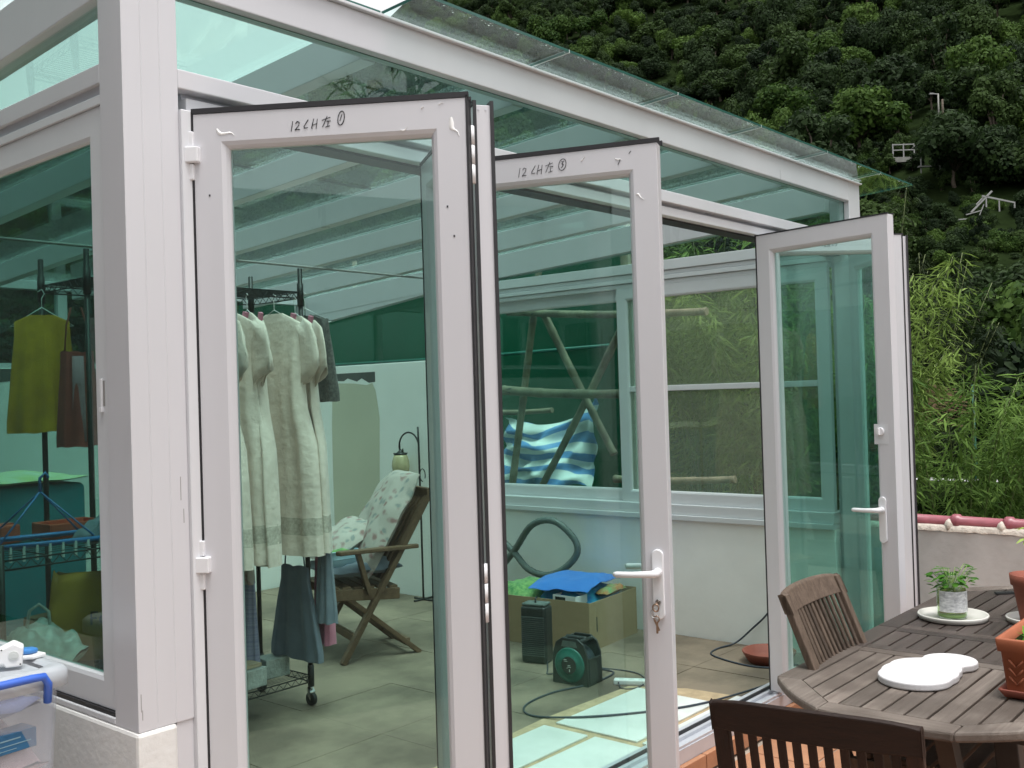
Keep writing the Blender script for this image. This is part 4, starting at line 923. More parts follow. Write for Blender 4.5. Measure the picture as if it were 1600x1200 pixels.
# ------------------------------------------------------------------ teak table
ZTB = .55; TH = .030
tb = thing('garden_table', 'octagonal weathered teak extending table on the terrace', 'table', (2.71,-1.222,ZT)); TO = (2.71,-1.222,ZT)
XE0, XE1, YC, HE, HS, CH = 1.58, 3.84, -1.222, .195, .442, .247     # ends, centre, half end, half side, chamfer
def octo(ins, xa=XE0, xb=XE1):
    k = ins*.414
    return [(xa+ins, YC-HE-k*0+0), (xa+CH+k*.4, YC-HS+ins), (xb-CH-k*.4, YC-HS+ins), (xb-ins, YC-HE), (xb-ins, YC+HE), (xb-CH-k*.4, YC+HS-ins), (xa+CH+k*.4, YC+HS-ins), (xa+ins, YC+HE)]
O, I = octo(0), octo(.082)
SEAM = [2.355,2.71,3.065]
def clipx(poly, xa, xb):
    def cl(pl, x, keep):
        out = []
        for i in range(len(pl)):
            a, b = pl[i], pl[(i+1) % len(pl)]; ia, ib = (a[0]-x)*keep >= 0, (b[0]-x)*keep >= 0
            if ia: out.append(a)
            if ia != ib: t = (x-a[0])/(b[0]-a[0]); out.append((x, a[1]+t*(b[1]-a[1])))
        return out
    return cl(cl(poly, xa, 1), xb, -1)
def area(p): return sum(p[i][0]*p[(i+1) % len(p)][1]-p[(i+1) % len(p)][0]*p[i][1] for i in range(len(p)))/2
def slab(name, poly, m, z1=ZTB, th=TH, bev=.003):
    if area(poly) < 0: poly = poly[::-1]
    if len(poly) < 3 or abs(area(poly)) < 2e-4: return None
    return mk(name, MB().prism(poly, z1-th, z1), M[m], tb, off=TO, bevel=bev)
def rounded(p, q, k=5, bulge=.018):   # gently bowed outer edge
    d = V(q[0]-p[0], q[1]-p[1], 0); n_ = V(d.y, -d.x, 0).normalized(); return [(p[0]+d.x*t+n_.x*bulge*math.sin(math.pi*t), p[1]+d.y*t+n_.y*bulge*math.sin(math.pi*t)) for t in [i/k for i in range(k+1)]]
g = .0012
for a, b in ((0,1),(2,3),(3,4),(4,5),(6,7),(7,0)):
    slab('edge_board', rounded(O[a], O[b])+[I[b], I[a]], 'teakx' if (a, b) in ((3,4),(7,0)) else 'teak', bev=.008)
panels = [(I[0][0], SEAM[0], 'teak'), (SEAM[0], SEAM[1], 'teakwet'), (SEAM[1], SEAM[2], 'teakwet'), (SEAM[2], I[3][0], 'teakwet')]
for (xa, xb, mt) in panels:
    for (a, b) in ((1,2),(5,6)):
        x0, x1 = max(min(O[a][0],O[b][0]), xa), min(max(O[a][0],O[b][0]), xb)
        s = -1 if a == 1 else 1; yo, yi = YC+s*HS, YC+s*(HS-.082)
        slab('edge_board', [(x0+g,yo),(x1-g,yo),(x1-g,yi),(x0+g,yi)], mt, bev=.005)
for k, (xa, xb, mt) in enumerate(panels):
    rl_ = []
    a0, b0 = xa, xb
    if k > 0: rl_.append((xa+.002, xa+.055)); a0 = xa+.057
    if k < 3: rl_.append((xb-.055, xb-.002)); b0 = xb-.057
    for (p_, q_) in rl_: slab('cross_rail', [(p_, YC-HS+.085),(q_, YC-HS+.085),(q_, YC+HS-.085),(p_, YC+HS-.085)], 'teakx' if k == 0 else mt, bev=.003)
    pitch = .0645; n = int((2*HS-.17)/pitch); y_ = YC-HS+.086
    pitch = (2*HS-.172)/n
    for i in range(n):
        ya, yb = y_+i*pitch+.0040, y_+(i+1)*pitch-.0040
        strip = [(a0, ya),(b0, ya),(b0, yb),(a0, yb)]
        # clip against the inner octagon's chamfers
        def inside_clip(pl, p, q):
            out = []; f = lambda r: (q[0]-p[0])*(r[1]-p[1])-(q[1]-p[1])*(r[0]-p[0])
            for i2 in range(len(pl)):
                a, b = pl[i2], pl[(i2+1) % len(pl)]; fa, fb = f(a), f(b)
                if fa >= 0: out.append(a)
                if (fa >= 0) != (fb >= 0): t = fa/(fa-fb); out.append((a[0]+t*(b[0]-a[0]), a[1]+t*(b[1]-a[1])))
            return out
        for e_ in range(8):
            if strip: strip = inside_clip(strip, I[e_], I[(e_+1) % 8])
        if len(strip) >= 3: slab('slat', strip, mt, z1=ZTB-.001-rng.uniform(0,.0008), th=.022, bev=.0022)
for x in (2.0,3.42):
    for s in (-1,1):
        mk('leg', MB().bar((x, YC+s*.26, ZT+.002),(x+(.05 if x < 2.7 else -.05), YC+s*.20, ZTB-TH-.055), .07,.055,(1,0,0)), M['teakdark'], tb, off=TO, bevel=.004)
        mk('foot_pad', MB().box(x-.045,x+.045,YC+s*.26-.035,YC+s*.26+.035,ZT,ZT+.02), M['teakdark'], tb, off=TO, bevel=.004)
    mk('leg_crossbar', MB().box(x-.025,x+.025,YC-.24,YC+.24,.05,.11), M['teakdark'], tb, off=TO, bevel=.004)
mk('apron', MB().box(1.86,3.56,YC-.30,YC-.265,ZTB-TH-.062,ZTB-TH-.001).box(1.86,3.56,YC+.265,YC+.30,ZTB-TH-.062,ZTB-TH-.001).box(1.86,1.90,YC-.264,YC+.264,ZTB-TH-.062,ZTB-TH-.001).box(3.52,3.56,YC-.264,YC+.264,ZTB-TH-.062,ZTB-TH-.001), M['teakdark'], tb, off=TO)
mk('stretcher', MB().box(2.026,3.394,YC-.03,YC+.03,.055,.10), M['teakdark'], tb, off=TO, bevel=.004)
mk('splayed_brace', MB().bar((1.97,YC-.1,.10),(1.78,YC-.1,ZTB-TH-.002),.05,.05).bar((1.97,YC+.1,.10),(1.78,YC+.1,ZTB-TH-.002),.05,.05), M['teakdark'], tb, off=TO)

# ------------------------------------------------------------------ chairs
def garden_chair(label, loc, rotz, mh, mv, n=12, wid=.45, top=.95, rec=R(20), rail=.07):
    """local: faces +y, back at -y; origin on the floor below the top rail's middle"""
    c = thing('slatted_chair', label, 'chair', loc, rotz)
    th = math.tan(rec); yb = lambda z: (top-z)*th        # the back line: y grows as z falls
    w = wid/2
    for s in (-1,1):
        mk('stile', MB().bar((s*(w-.018), yb(.0)-.10, 0),(s*(w-.018), yb(.42), .42),.036,.03,(0,1,0)).bar((s*(w-.018), yb(.415), .415),(s*(w-.018), yb(top-.012), top-.012),.036,.026,(0,1,0)), M[mv], c, bevel=.004)
        mk('front_leg', MB().bar((s*(w-.02), yb(.42)+.42, 0),(s*(w-.02), yb(.42)+.40, .42),.036,.036,(0,1,0)), M[mv], c, bevel=.004)
        mk('side_rail', MB().bar((s*(w-.018), yb(.42)+.0,.405),(s*(w-.018), yb(.42)+.43,.425),.028,.05), M[mh], c, bevel=.004)
    P_ = []
    for i in range(17):
        u = i/16*2-1; x = u*w; bow = -.022*(1-u*u); rise = .006*(1-u*u)
        zt_, zb_ = top+rise-.010*abs(u)**6, top-rail
        a_, b_ = yb(zt_)+bow, yb(zb_)+bow
        P_.append([(x, a_-.011, zt_-.004),(x, a_, zt_),(x, a_+.011, zt_-.006),(x, b_+.013, zb_),(x, b_-.013, zb_)])
    mb = MB(); mb.grid(P_, 0, False, True); n_ = len(P_)
    mb.f += [tuple(range(5)), tuple(range((n_-1)*5, n_*5))[::-1]]; mb.m += [0,0]; mb.s += [False,False]
    mk('top_rail', mb, M[mh], c, bevel=.004)
    mk('lower_rail', MB().bar((-w+.04, yb(.48),.48),(w-.04, yb(.48),.48),.024,.045), M[mh], c, bevel=.003)
    for k in range(n):
        u = (k+.5)/n*2-1; x = u*(w-.040); bow = -.020*(1-u*u)
        mk('back_slat', MB().bar((x, yb(.50)+bow*.3,.50),(x, yb(top-rail+.012)+bow, top-rail+.012),(2*w-.08)/n*.56,.011,(0,1,.3)), M[mv], c, bevel=.003)
    for k in range(7): mk('seat_slat', MB().bar((-w+.01, yb(.42)+.05+k*.062,.445),(w-.01, yb(.42)+.05+k*.062,.445),.050,.018), M[mh], c, bevel=.003)
    return c
garden_chair('tan slatted chair tucked behind the far side of the table', (2.19,-.738,ZT), R(181), 'chairA','chairA', n=12, wid=.475, rec=R(22))
garden_chair('dark red brown slatted chair at the near end of the table', (.808,-1.366,ZT), R(-90+9.5), 'chairB','chairBv', n=11, wid=.455, rec=R(14), rail=.075)

# ------------------------------------------------------------------ things on the table
ZS = ZTB+.0005
M['cutboard'] = mat('white_cutting_board', (.63,.62,.635), rough=.5, c2=(.57,.56,.565), scale=14, detail=8, bump=.06, bscale=120)
def union_outline(cs, n=80):
    cx = sum(c[0] for c in cs)/len(cs); cy_ = sum(c[1] for c in cs)/len(cs); out = []
    for k in range(n):
        a = 2*math.pi*k/n; best = 0; dx, dy = math.cos(a), math.sin(a)
        for (x, y, r) in cs:
            b = (x-cx)*dx+(y-cy_)*dy; d2 = (x-cx)**2+(y-cy_)**2-b*b
            if r*r > d2: best = max(best, b+math.sqrt(r*r-d2))
        out.append((cx+dx*best, cy_+dy*best))
    return out
ol = union_outline([(2.005,-1.168,.112),(2.06,-1.165,.118),(2.12,-1.162,.112),(2.245,-1.20,.088)])
tag(mk('cutting_board', MB().prism(ol, ZS, ZS+.024), M['cutboard'], bevel=.006, seg=3), 'thick white lobed cutting board lying on the table', 'cutting board')
M['trayw'] = mat('white_melamine_tray', (.62,.61,.565), rough=.4, var=.06)
def tray(label, x, y, r):
    return tag(mk('round_tray', MB().lathe([(.0005,.006),(r-.012,.006),(r-.006,.020),(r,.022),(r+.002,.018),(r-.004,.002),(r-.02,0),(.0005,0)], 44), M['trayw'], loc=(x,y,ZS)), label, 'tray')
tray('round white tray holding the jar of herbs', 2.975, -.985, .132); tray('round white tray under the clay pot', 3.075, -1.265, .105)
M['jarglass'] = glass('jar_glass', (.90,.96,.90), r0=.06)
M['label'] = mat('printed_jar_label', (.75,.76,.76), rough=.5, c2=(.35,.36,.38), scale=55, stretch=(1,1,3), detail=2, obj=True)
M['herb'] = foliage('herb_leaf', (.035,.12,.015), (.14,.36,.04), scale=12)
M['stem'] = mat('green_stem', (.16,.26,.06), rough=.6, var=.2)
M['waterg'] = glass('greenish_water', (.72,.80,.50), r0=.02)
j = thing('herb_jar', 'glass jar with a white label and green herb cuttings', 'jar', (2.965,-.985,ZS+.0065)); j.scale = (1.12,1.12,1.25)
mk('glass_body', MB().lathe([(.0005,.002),(.046,.002),(.051,.008),(.051,.098),(.047,.110),(.043,.116),(.043,.136),(.046,.140),(.044,.142)], 32), M['jarglass'], j)
mk('jar_base', MB().lathe([(.0005,.004),(.044,.004),(.048,.010),(.048,.016),(.0005,.016)], 28), M['stem'], j)
mk('water', MB().lathe([(.0005,.017),(.0485,.017),(.0485,.092),(.0005,.092)], 28), M['waterg'], j)
P_ = [[(.0518*math.cos(a), .0518*math.sin(a), z) for a in [R(-215+k*10) for k in range(15)]] for z in (.024,.09)]
mk('jar_label', MB().grid(P_), M['label'], j)
mb = MB(); mb2 = MB()
for k in range(26):
    a = rng.uniform(0,6.28); r_ = rng.uniform(0,.03); h = rng.uniform(.11,.17); b_ = rng.uniform(0,.05)+(.03 if math.cos(a+.9) > .3 else 0)
    tip = V((r_+b_)*math.cos(a), (r_+b_)*math.sin(a), h); mb.tube([(r_*.4*math.cos(a),r_*.4*math.sin(a),.03),(r_*math.cos(a),r_*math.sin(a),h*.7),tip], .0014, 5)
    for q in range(3):
        a2 = a+rng.uniform(-1.2,1.2); mb2.leaf(tip-V(0,0,q*.012), (math.cos(a2), math.sin(a2), rng.uniform(-.3,.5)), (0,0,1), rng.uniform(.022,.038), rng.uniform(.018,.028))
mk('stems', mb, M['stem'], j); mk('leaves', mb2, M['herb'], j)
# round clay pot with a seedling
M['pot'] = mat('terracotta_pot', (.27,.075,.045), rough=.75, c2=(.20,.055,.032), scale=7, bump=.15, bscale=40)
pt = thing('clay_pot', 'round terracotta pot with a tall pale seedling', 'pot', (3.09,-1.262,ZS+.0065))
mk('pot_body', MB().lathe([(.0005,0),(.055,0),(.078,.135),(.086,.137),(.090,.178),(.082,.180),(.078,.16),(.0005,.155)], 36), M['pot'], pt)
mk('soil', MB().lathe([(.076,.158),(.04,.163),(.0005,.165)], 20), M['soil'], pt)
M['seedling'] = foliage('pale_seedling', (.20,.30,.06), (.42,.55,.16), scale=9)
mb = MB(); mb.tube([(-.02,.01,.16),(-.022,.012,.26),(-.018,.01,.36)], [.0045,.004,.003], 8); mb.tube([(-.02,.011,.30),(.0,-.02,.36)], .0025, 6)
mk('stem', mb, M['stem'], pt)
mb = MB()
for a, z, L in ((2.7,.325,.07),(3.4,.345,.055),(.3,.36,.06),(1.2,.365,.07),(4.6,.36,.06),(5.4,.35,.05),(2.2,.365,.045),(3.0,.315,.05)): mb.leaf((-.018,.01,z), (math.cos(a), math.sin(a), -.05), (0,0,1), L, .022)
mk('leaves', mb, M['seedling'], pt)
# rectangular planter on its saucer
M['orangeclay'] = mat('orange_terracotta', (.34,.10,.042), rough=.7, c2=(.25,.07,.03), scale=6, bump=.12, bscale=30)
pl = thing('trough_planter', 'rectangular orange terracotta planter with a leaf relief on its saucer', 'planter', (2.165,-1.522,ZS))
PLO = (2.19,-1.53,ZS)
def rect_ring(levels, cx, cy_, mb, m=0, n=6, rad=.02):
    P_ = []
    for z, hx, hy in levels:
        row = []
        for (sx, sy, a0) in ((1,1,0),(-1,1,90),(-1,-1,180),(1,-1,270)):
            for k in range(n+1):
                a = R(a0+90*k/n); row.append((cx+sx*(hx-rad)+rad*math.cos(a), cy_+sy*(hy-rad)+rad*math.sin(a), z))
        P_.append(row)
    mb.grid(P_, m, True, True); return mb
mb = rect_ring([(ZS+.018,.180,.090),(ZS+.140,.192,.102),(ZS+.142,.200,.110),(ZS+.178,.204,.114),(ZS+.181,.202,.112),(ZS+.181,.190,.100),(ZS+.150,.186,.096)], 2.19,-1.545, MB(), rad=.008)
mk('trough', mb, M['orangeclay'], pl, off=PLO)
mb = rect_ring([(ZS,.160,.075),(ZS+.004,.185,.098),(ZS+.026,.200,.112),(ZS+.030,.198,.110),(ZS+.026,.190,.102),(ZS+.008,.170,.08)], 2.19,-1.545, MB(), rad=.010); n_ = len(mb.v)
mb.add([(2.03,-1.62,ZS+.0075),(2.35,-1.62,ZS+.0075),(2.35,-1.47,ZS+.0075),(2.03,-1.47,ZS+.0075)], [(0,1,2,3)])
mk('saucer', mb, M['clay'], pl, off=PLO)
mk('soil', MB().box(2.006,2.374,-1.639,-1.451,ZS+.14,ZS+.152), M['soil'], pl, off=PLO)
mb = MB()
for k, yy in enumerate((-1.485,-1.545,-1.60)):
    for q in range(3):
        z = ZS+.055+q*.026; xo = 2.19-(.180+.012*(z-ZS-.018)/.122)-.001
        mb.tube([(xo,yy,z-.012),(xo-.002,yy+.02,z+.012)], .0032, 6); mb.tube([(xo,yy,z-.012),(xo-.002,yy-.02,z+.012)], .0032, 6)
mk('leaf_relief', mb, M['orangeclay'], pl, off=PLO)
mb = MB()
for k in range(60):
    a = rng.uniform(0,6.28); mb.leaf((2.19+rng.uniform(-.15,.17), -1.545+rng.uniform(-.07,.07), ZS+.152), (math.cos(a), math.sin(a), rng.uniform(.6,1.6)), (0,0,1), rng.uniform(.03,.06), .012)
mk('seedlings', mb, M['herb'], pl, off=PLO)
tag(mk('black_comb', MB().box(-.06,.06,-.010,.010,0,.010).box(-.02,-.017,-.0105,.0105,.010,.012).box(-.005,-.002,-.0105,.0105,.010,.012).box(.01,.013,-.0105,.0105,.010,.012).box(.025,.028,-.0105,.0105,.010,.012), M['black'], loc=(3.60,-1.03,ZS), rotz=R(-50), bevel=.002), 'small black striped gadget near the far end of the table', 'gadget')

# keys in the door lock
M['brass'] = mat('worn_key_metal', (.32,.22,.16), rough=.35, metal=.9, var=.15)
kx, ky, kz = 1.0895+.677*.351-.936*.024, -.02-.677*.936-.351*.024, .868
kb = thing('key_bunch', 'bunch of small keys hanging from the door lock', 'keys', (kx,ky,kz), math.atan2(-.936,.351))
mk('key_in_lock', MB().box(-.0015,.0015,-.022,.004,-.004,.004).tube([(.009*math.cos(R(k*30)),-.026,-.010+.011*math.sin(R(k*30))) for k in range(12)], .0026, 6, closed=True), M['brass'], kb)
mk('key_ring', MB().tube([(.013*math.cos(R(k*24))-.003,-.027+.004*math.sin(R(k*24)),-.026+.013*math.sin(R(k*24))) for k in range(15)], .0009, 5, closed=True), M['chrome'], kb)
mk('key', MB().tube([(.008*math.cos(R(k*30))+.002,-.028,-.043+.009*math.sin(R(k*30))) for k in range(12)], .0022, 6, closed=True).box(.0,.006,-.029,-.027,-.085,-.052), M['brass'], kb)
mk('key', MB().bar((-.004,-.031,-.045),(.010,-.031,-.076),.0018,.006,(1,0,.3)), M['brass'], kb)

# ------------------------------------------------------------------ storage boxes by the left window
def frosted(name, c, op):
    m = bpy.data.materials.new(name); m.use_nodes = True; nt = m.node_tree; N, Lk = nt.nodes, nt.links; b = N['Principled BSDF']
    b.inputs['Base Color'].default_value = (*c, 1); b.inputs['Roughness'].default_value = .35
    tr = N.new('ShaderNodeBsdfTransparent'); tr.inputs['Color'].default_value = (.93,.94,.96,1); mx = N.new('ShaderNodeMixShader'); mx.inputs[0].default_value = op
    g = N.new('ShaderNodeNewGeometry'); nz = N.new('ShaderNodeTexNoise'); nz.inputs['Scale'].default_value = 9; Lk.new(g.outputs['Position'], nz.inputs['Vector'])
    mr = N.new('ShaderNodeMapRange'); mr.inputs['To Min'].default_value = op-.07; mr.inputs['To Max'].default_value = op+.07; Lk.new(nz.outputs['Fac'], mr.inputs['Value']); Lk.new(mr.outputs[0], mx.inputs[0])
    Lk.new(tr.outputs[0], mx.inputs[1]); Lk.new(b.outputs[0], mx.inputs[2]); Lk.new(mx.outputs[0], N['Material Output'].inputs['Surface']); return m
M['frost'] = frosted('frosted_clear_plastic', (.70,.73,.78), .24)
M['frostlid'] = frosted('frosted_lid_plastic', (.52,.55,.58), .72)
M['handle_blue'] = mat('blue_clip_plastic', (.045,.13,.55), rough=.35, var=.08)
def storage_box(label, z0, z1):
    """x -.62..-.13, y .10..50; walls taper slightly, clip handle on the front"""
    c = (-.385,.36,z0); b = thing('storage_box', label, 'storage box', c)
    mb = MB(); h = z1-z0-.045
    for ins, flip in ((0,1),(.004,-1)):
        rect_ring([(z0+.002,.225-ins,.235-ins),(z0+h,.247-ins,.257-ins)], -.385,.36, mb, rad=.03)
    mb.add([(-.60,.13,z0+.003),(-.17,.13,z0+.003),(-.17,.59,z0+.003),(-.60,.59,z0+.003)], [(0,1,2,3)])
    mk('tub', mb, M['frost'], b, off=c)
    mb = rect_ring([(z1-.050,.258,.268),(z1-.048,.266,.276),(z1-.012,.266,.276),(z1-.002,.256,.266),(z1-.001,.236,.246),(z1-.008,.226,.236)], -.385,.36, MB(), rad=.035)
    mb.add([(-.595,.14,z1-.0079),(-.175,.14,z1-.0079),(-.175,.58,z1-.0079),(-.595,.58,z1-.0079)], [(0,1,2,3)])
    mk('lid', mb, M['frostlid'], b, off=c)
    mk('clip_handle', MB().tube([(-.185,.078,z1-.075),(-.187,.068,z1-.03),(-.20,.062,z1-.010),(-.23,.060,z1-.008),(-.46,.060,z1-.008),(-.50,.066,z1-.02),(-.50,.078,z1-.075)], .0095, 10), M['handle_blue'], b, off=c)
    return b
storage_box('frosted plastic storage box with blue clip handle by the left window', .40, .888)
storage_box('lower frosted storage box standing under the other one', ZT, .389)
tag(mk('blue_garment', pillow(14,14,.38,.44,.09,3,wr=.03), fabric('slate_blue_cloth',(.20,.24,.40),(.13,.16,.30)), loc=(-.36,.34,.795)), 'slate blue cloth packed in the frosted storage box', 'cloth')
tag(mk('pink_garment', pillow(14,14,.44,.47,.22,7,wr=.05), fabric('pale_pink_cloth',(.80,.58,.55),(.66,.42,.40),scale=5), loc=(-.375,.35,.655)), 'pale pink cloth at the bottom of the frosted storage box', 'cloth')
bx = thing('blue_carton', 'small blue printed carton inside the frosted storage box', 'carton', (-.26,.135,.708), R(6))
mk('carton_body', MB().box(-.05,.06,-.03,.03,0,.045), mat('blue_print',(.02,.12,.25),rough=.5,var=.2,scale=30), bx, bevel=.002)
mk('carton_print', MB().box(-.04,.02,-.0312,-.0302,.030,.033).box(-.035,.045,-.0312,-.0302,.018,.020).box(-.04,.01,-.0312,-.0302,.008,.0095), mat('pale_blue_print',(.20,.33,.40),rough=.5), bx)
dv = thing('white_gadget', 'white plastic gadget with a round dial on the storage box lid', 'gadget', (-.222,.196,.888), R(-25))
mk('casing', MB().prism([(-.045,0),(-.03,.0),(-.025,.008),(-.012,.008),(-.006,0),(.03,0),(.034,.045),(.012,.058),(-.02,.044),(-.05,.03)], -.022,.022, f=lambda a,b,c: (a,c,b)), M['wplastic'], dv, bevel=.004)
mk('dial', MB().tube([(.012,-.0222,.028),(.012,-.0245,.028)], .011, 18).tube([(.012,-.0246,.028),(.012,-.0255,.028)], .006, 14), M['offwhite'], dv)
for (x_, z_) in ((-.014,.044),(.026,.006)): mk('screw_hole', MB().tube([(x_,-.0222,z_),(x_,-.0228,z_)], .002, 8), M['black'], dv)
tag(mk('black_sock', pillow(10,8,.14,.06,.045,2,wr=.01), M['black'], loc=(-.30,.23,.930), rotz=R(-10)), 'black padded thing lying behind the white gadget', 'pouch')
sp_ = thing('blue_brush', 'blue and white brush head lying on the storage box lid', 'brush', (-.168,.245,.888), R(-35))
mk('sole', MB().prism([(-.06,-.02),(.03,-.026),(.055,0),(.03,.026),(-.06,.02)], 0,.010), M['wplastic'], sp_, bevel=.003)
mk('grip', MB().prism([(-.06,-.014),(.022,-.018),(.038,0),(.022,.018),(-.06,.014)], .011,.024), M['bluepl'], sp_, bevel=.005)

# ------------------------------------------------------------------ unseen house wall, added at left to darken side faces and reflections
hw = thing('added_house_wall', 'unseen house wall added at left to shade the sunroom side', 'house', (-2.45,4.0,ZT))
mk('wall_body', MB().box(-.15,.15,-4.6,4.6,-.02,5.4).box(-.15,.15,-10.5,-4.601,-.02,2.75), mat('shade_wall_grey', (.15,.15,.147), rough=.9, var=.12, scale=2, bump=.3, bscale=20), hw)
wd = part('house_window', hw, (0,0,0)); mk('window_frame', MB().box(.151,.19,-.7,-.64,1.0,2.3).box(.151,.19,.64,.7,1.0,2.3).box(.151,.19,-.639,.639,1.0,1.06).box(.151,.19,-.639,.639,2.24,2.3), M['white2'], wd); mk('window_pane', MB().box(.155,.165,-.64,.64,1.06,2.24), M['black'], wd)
# ------------------------------------------------------------------ vegetation
M['leaf1'] = foliage('forest_leaf', (.010,.023,.007), (.052,.090,.023), scale=.35)
M['leaf2'] = foliage('bright_forest_leaf', (.020,.050,.009), (.088,.150,.030), scale=.4)
M['leaf3'] = foliage('dark_forest_leaf', (.007,.016,.007), (.031,.056,.018), scale=.35)
M['bambooleaf'] = foliage('bamboo_leaf', (.040,.090,.018), (.155,.255,.052), scale=1.3)
M['bambooleaf3'] = foliage('brightened_bamboo_leaf', (.07,.125,.025), (.23,.33,.08), scale=1.3)  # brighter copy of the bamboo leaf, extra light put into its colour
M['bambooleaf2'] = foliage('dry_bamboo_leaf', (.009,.018,.006), (.029,.044,.014), scale=.6)
M['bark'] = mat('tree_bark', (.10,.08,.06), rough=.9, var=.3, scale=6)
M['culm'] = mat('green_culm', (.16,.20,.07), rough=.5, c2=(.10,.13,.04), scale=4)
def crown(seed, rad, hgt, nb, nl, size, flat=.75):
    rg = random.Random(seed); mb = MB(); bl = []
    for k in range(nb):
        a = rg.uniform(0,6.283); rr = rad*.72*math.sqrt(rg.random()); z = hgt*(.25+.65*rg.random())*(1-.35*(rr/rad)**2)
        bl.append((V(rr*math.cos(a), rr*math.sin(a), z), rad*rg.uniform(.26,.46)))
    bl.append((V(0,0,hgt*.55), rad*.5))
    tot = sum(b[1]**2 for b in bl)
    for c, r in bl:
        for k in range(int(nl*r*r/tot)):
            d = V(rg.gauss(0,1), rg.gauss(0,1), rg.gauss(.25,1)).normalized()
            p = c+V(d.x, d.y, d.z*flat)*r*rg.uniform(.72,1.08)
            t = V(rg.gauss(0,1), rg.gauss(0,1), rg.gauss(-.25,.6)); n_ = (d+V(rg.gauss(0,.5), rg.gauss(0,.5), rg.gauss(.3,.5))).normalized()
            t = t-n_*t.dot(n_); s = size*rg.uniform(.55,1.25); mb.leaf(p, t, n_, s, s*rg.uniform(.5,.8))
    return mb, bl
def trunk(seed, bl, base, r0):
    rg = random.Random(seed); mb = MB(); top = V(0,0,max(b[0].z for b in bl)*.75)
    mb.tube([(0,0,base),(rg.uniform(-.1,.1),0,base*.5),(0,rg.uniform(-.15,.15),0),top*.6,top], [r0,r0*.85,r0*.75,r0*.5,r0*.15], 8)
    for c, r in bl: mb.tube([top*.25, (top*.4+c*.6)-V(0,0,r*.2), c], [r0*.4,r0*.25,r0*.08], 5)
    return mb
PROT = []
for k, (rad, hgt, nb, nl, sz) in enumerate(((2.0,6.6,14,3600,.30),(3.4,4.0,9,3000,.42),(3.2,5.0,13,4600,.34),(2.6,5.6,12,4000,.32),(3.9,4.6,16,5400,.37),(2.2,4.2,9,3200,.30))):
    mb, bl = crown(11+k, rad, hgt, nb, nl, sz); PROT.append((mb, bl, rad, hgt))
# the wooded slope as one mass: instanced trees over the hillside
KF = (0,2,4)
fcol = bpy.data.collections.new('forest_tree_shapes')
for k, (mb, bl, rad, hgt) in enumerate(PROT):
    for mi, ml in enumerate(('leaf1','leaf3','leaf2') if k in (2,4) else ('leaf1','leaf3')):
        b2 = MB(); b2.v = list(mb.v); b2.f = list(mb.f); b2.m = list(mb.m); b2.s = list(mb.s); tr_ = trunk(5+k, bl, -2.0, .22)
        o_ = len(b2.v); b2.v += tr_.v; b2.f += [tuple(i+o_ for i in f) for f in tr_.f]; b2.m += [1]*len(tr_.f); b2.s += tr_.s
        fcol.objects.link(bpy.data.objects.new('forest_tree_shape', mesh_of('forest_tree_shape', b2, [M[ml], M['bark']])))
KEEP = [(82.4,26.79,19.6,13),(80.85,24.39,18.4,13),(70.43,17.85,11.8,26),(71.5,16.6,11.8,26),(89.7,26.2,24.6,11)]
pts = []; sizes = []; rg = random.Random(3)
s = 37.0
while s < 430:
    step = 2.75+s*.0088; t = -330
    while t < 420:
        x0, y0 = s+rg.uniform(-.45,.45)*step, t+rg.uniform(-.45,.45)*step
        x = x0*math.cos(HA)-y0*math.sin(HA); y = x0*math.sin(HA)+y0*math.cos(HA)
        az = math.degrees(math.atan2(y-CAM.y, x-CAM.x)); t += step
        if not (-6 < az < 88): continue
        p = V(x, y, hill_h(x, y)); bad = False
        for q in KEEP:
            f = V(*q[:3])-CAM; L_ = f.length; f.normalize(); dd = (p-CAM).dot(f); lat = ((p-CAM)-f*dd)
            if -2.5 < L_-dd < q[3] and abs(lat.dot(rt)) < 4.2: bad = True
        if bad:
            for q2 in range(5):
                xx, yy = x+rg.uniform(-1.8,1.8), y+rg.uniform(-1.8,1.8); pts.append(V(xx, yy, hill_h(xx, yy)-.25)); sizes.append(rg.uniform(.16,.30))
        pts.append(p); sizes.append(rg.uniform(.26,.36) if bad else min(1.35, max(.34, rg.gauss(.68,.20))))
    s += step*.9
fm = bpy.data.meshes.new('forest'); fm.from_pydata([tuple(p) for p in pts], [], []); fm.update()
fm.attributes.new('size', 'FLOAT', 'POINT').data.foreach_set('value', sizes)
forest = bpy.data.objects.new('forest', fm); col.objects.link(forest); stuff(forest)
tag(forest, 'dense dark green woodland covering the whole hillside', 'forest')
ng = bpy.data.node_groups.new('forest_scatter', 'GeometryNodeTree')
ng.interface.new_socket('Geometry', in_out='INPUT', socket_type='NodeSocketGeometry'); ng.interface.new_socket('Geometry', in_out='OUTPUT', socket_type='NodeSocketGeometry')
GN, GL = ng.nodes, ng.links
gi, go = GN.new('NodeGroupInput'), GN.new('NodeGroupOutput'); ip = GN.new('GeometryNodeInstanceOnPoints')
ci = GN.new('GeometryNodeCollectionInfo'); ci.inputs['Collection'].default_value = fcol; ci.inputs['Separate Children'].default_value = True; ci.inputs['Reset Children'].default_value = True
rv = GN.new('FunctionNodeRandomValue'); rv.data_type = 'FLOAT_VECTOR'; rv.inputs[0].default_value = (-.08,-.08,0); rv.inputs[1].default_value = (.08,.08,6.28)
r3 = GN.new('FunctionNodeRandomValue'); r3.data_type = 'FLOAT_VECTOR'; r3.inputs[0].default_value = (.75,.75,.75); r3.inputs[1].default_value = (1.3,1.3,1.55); r3.inputs['Seed'].default_value = 9
sv = GN.new('ShaderNodeVectorMath'); sv.operation = 'SCALE'
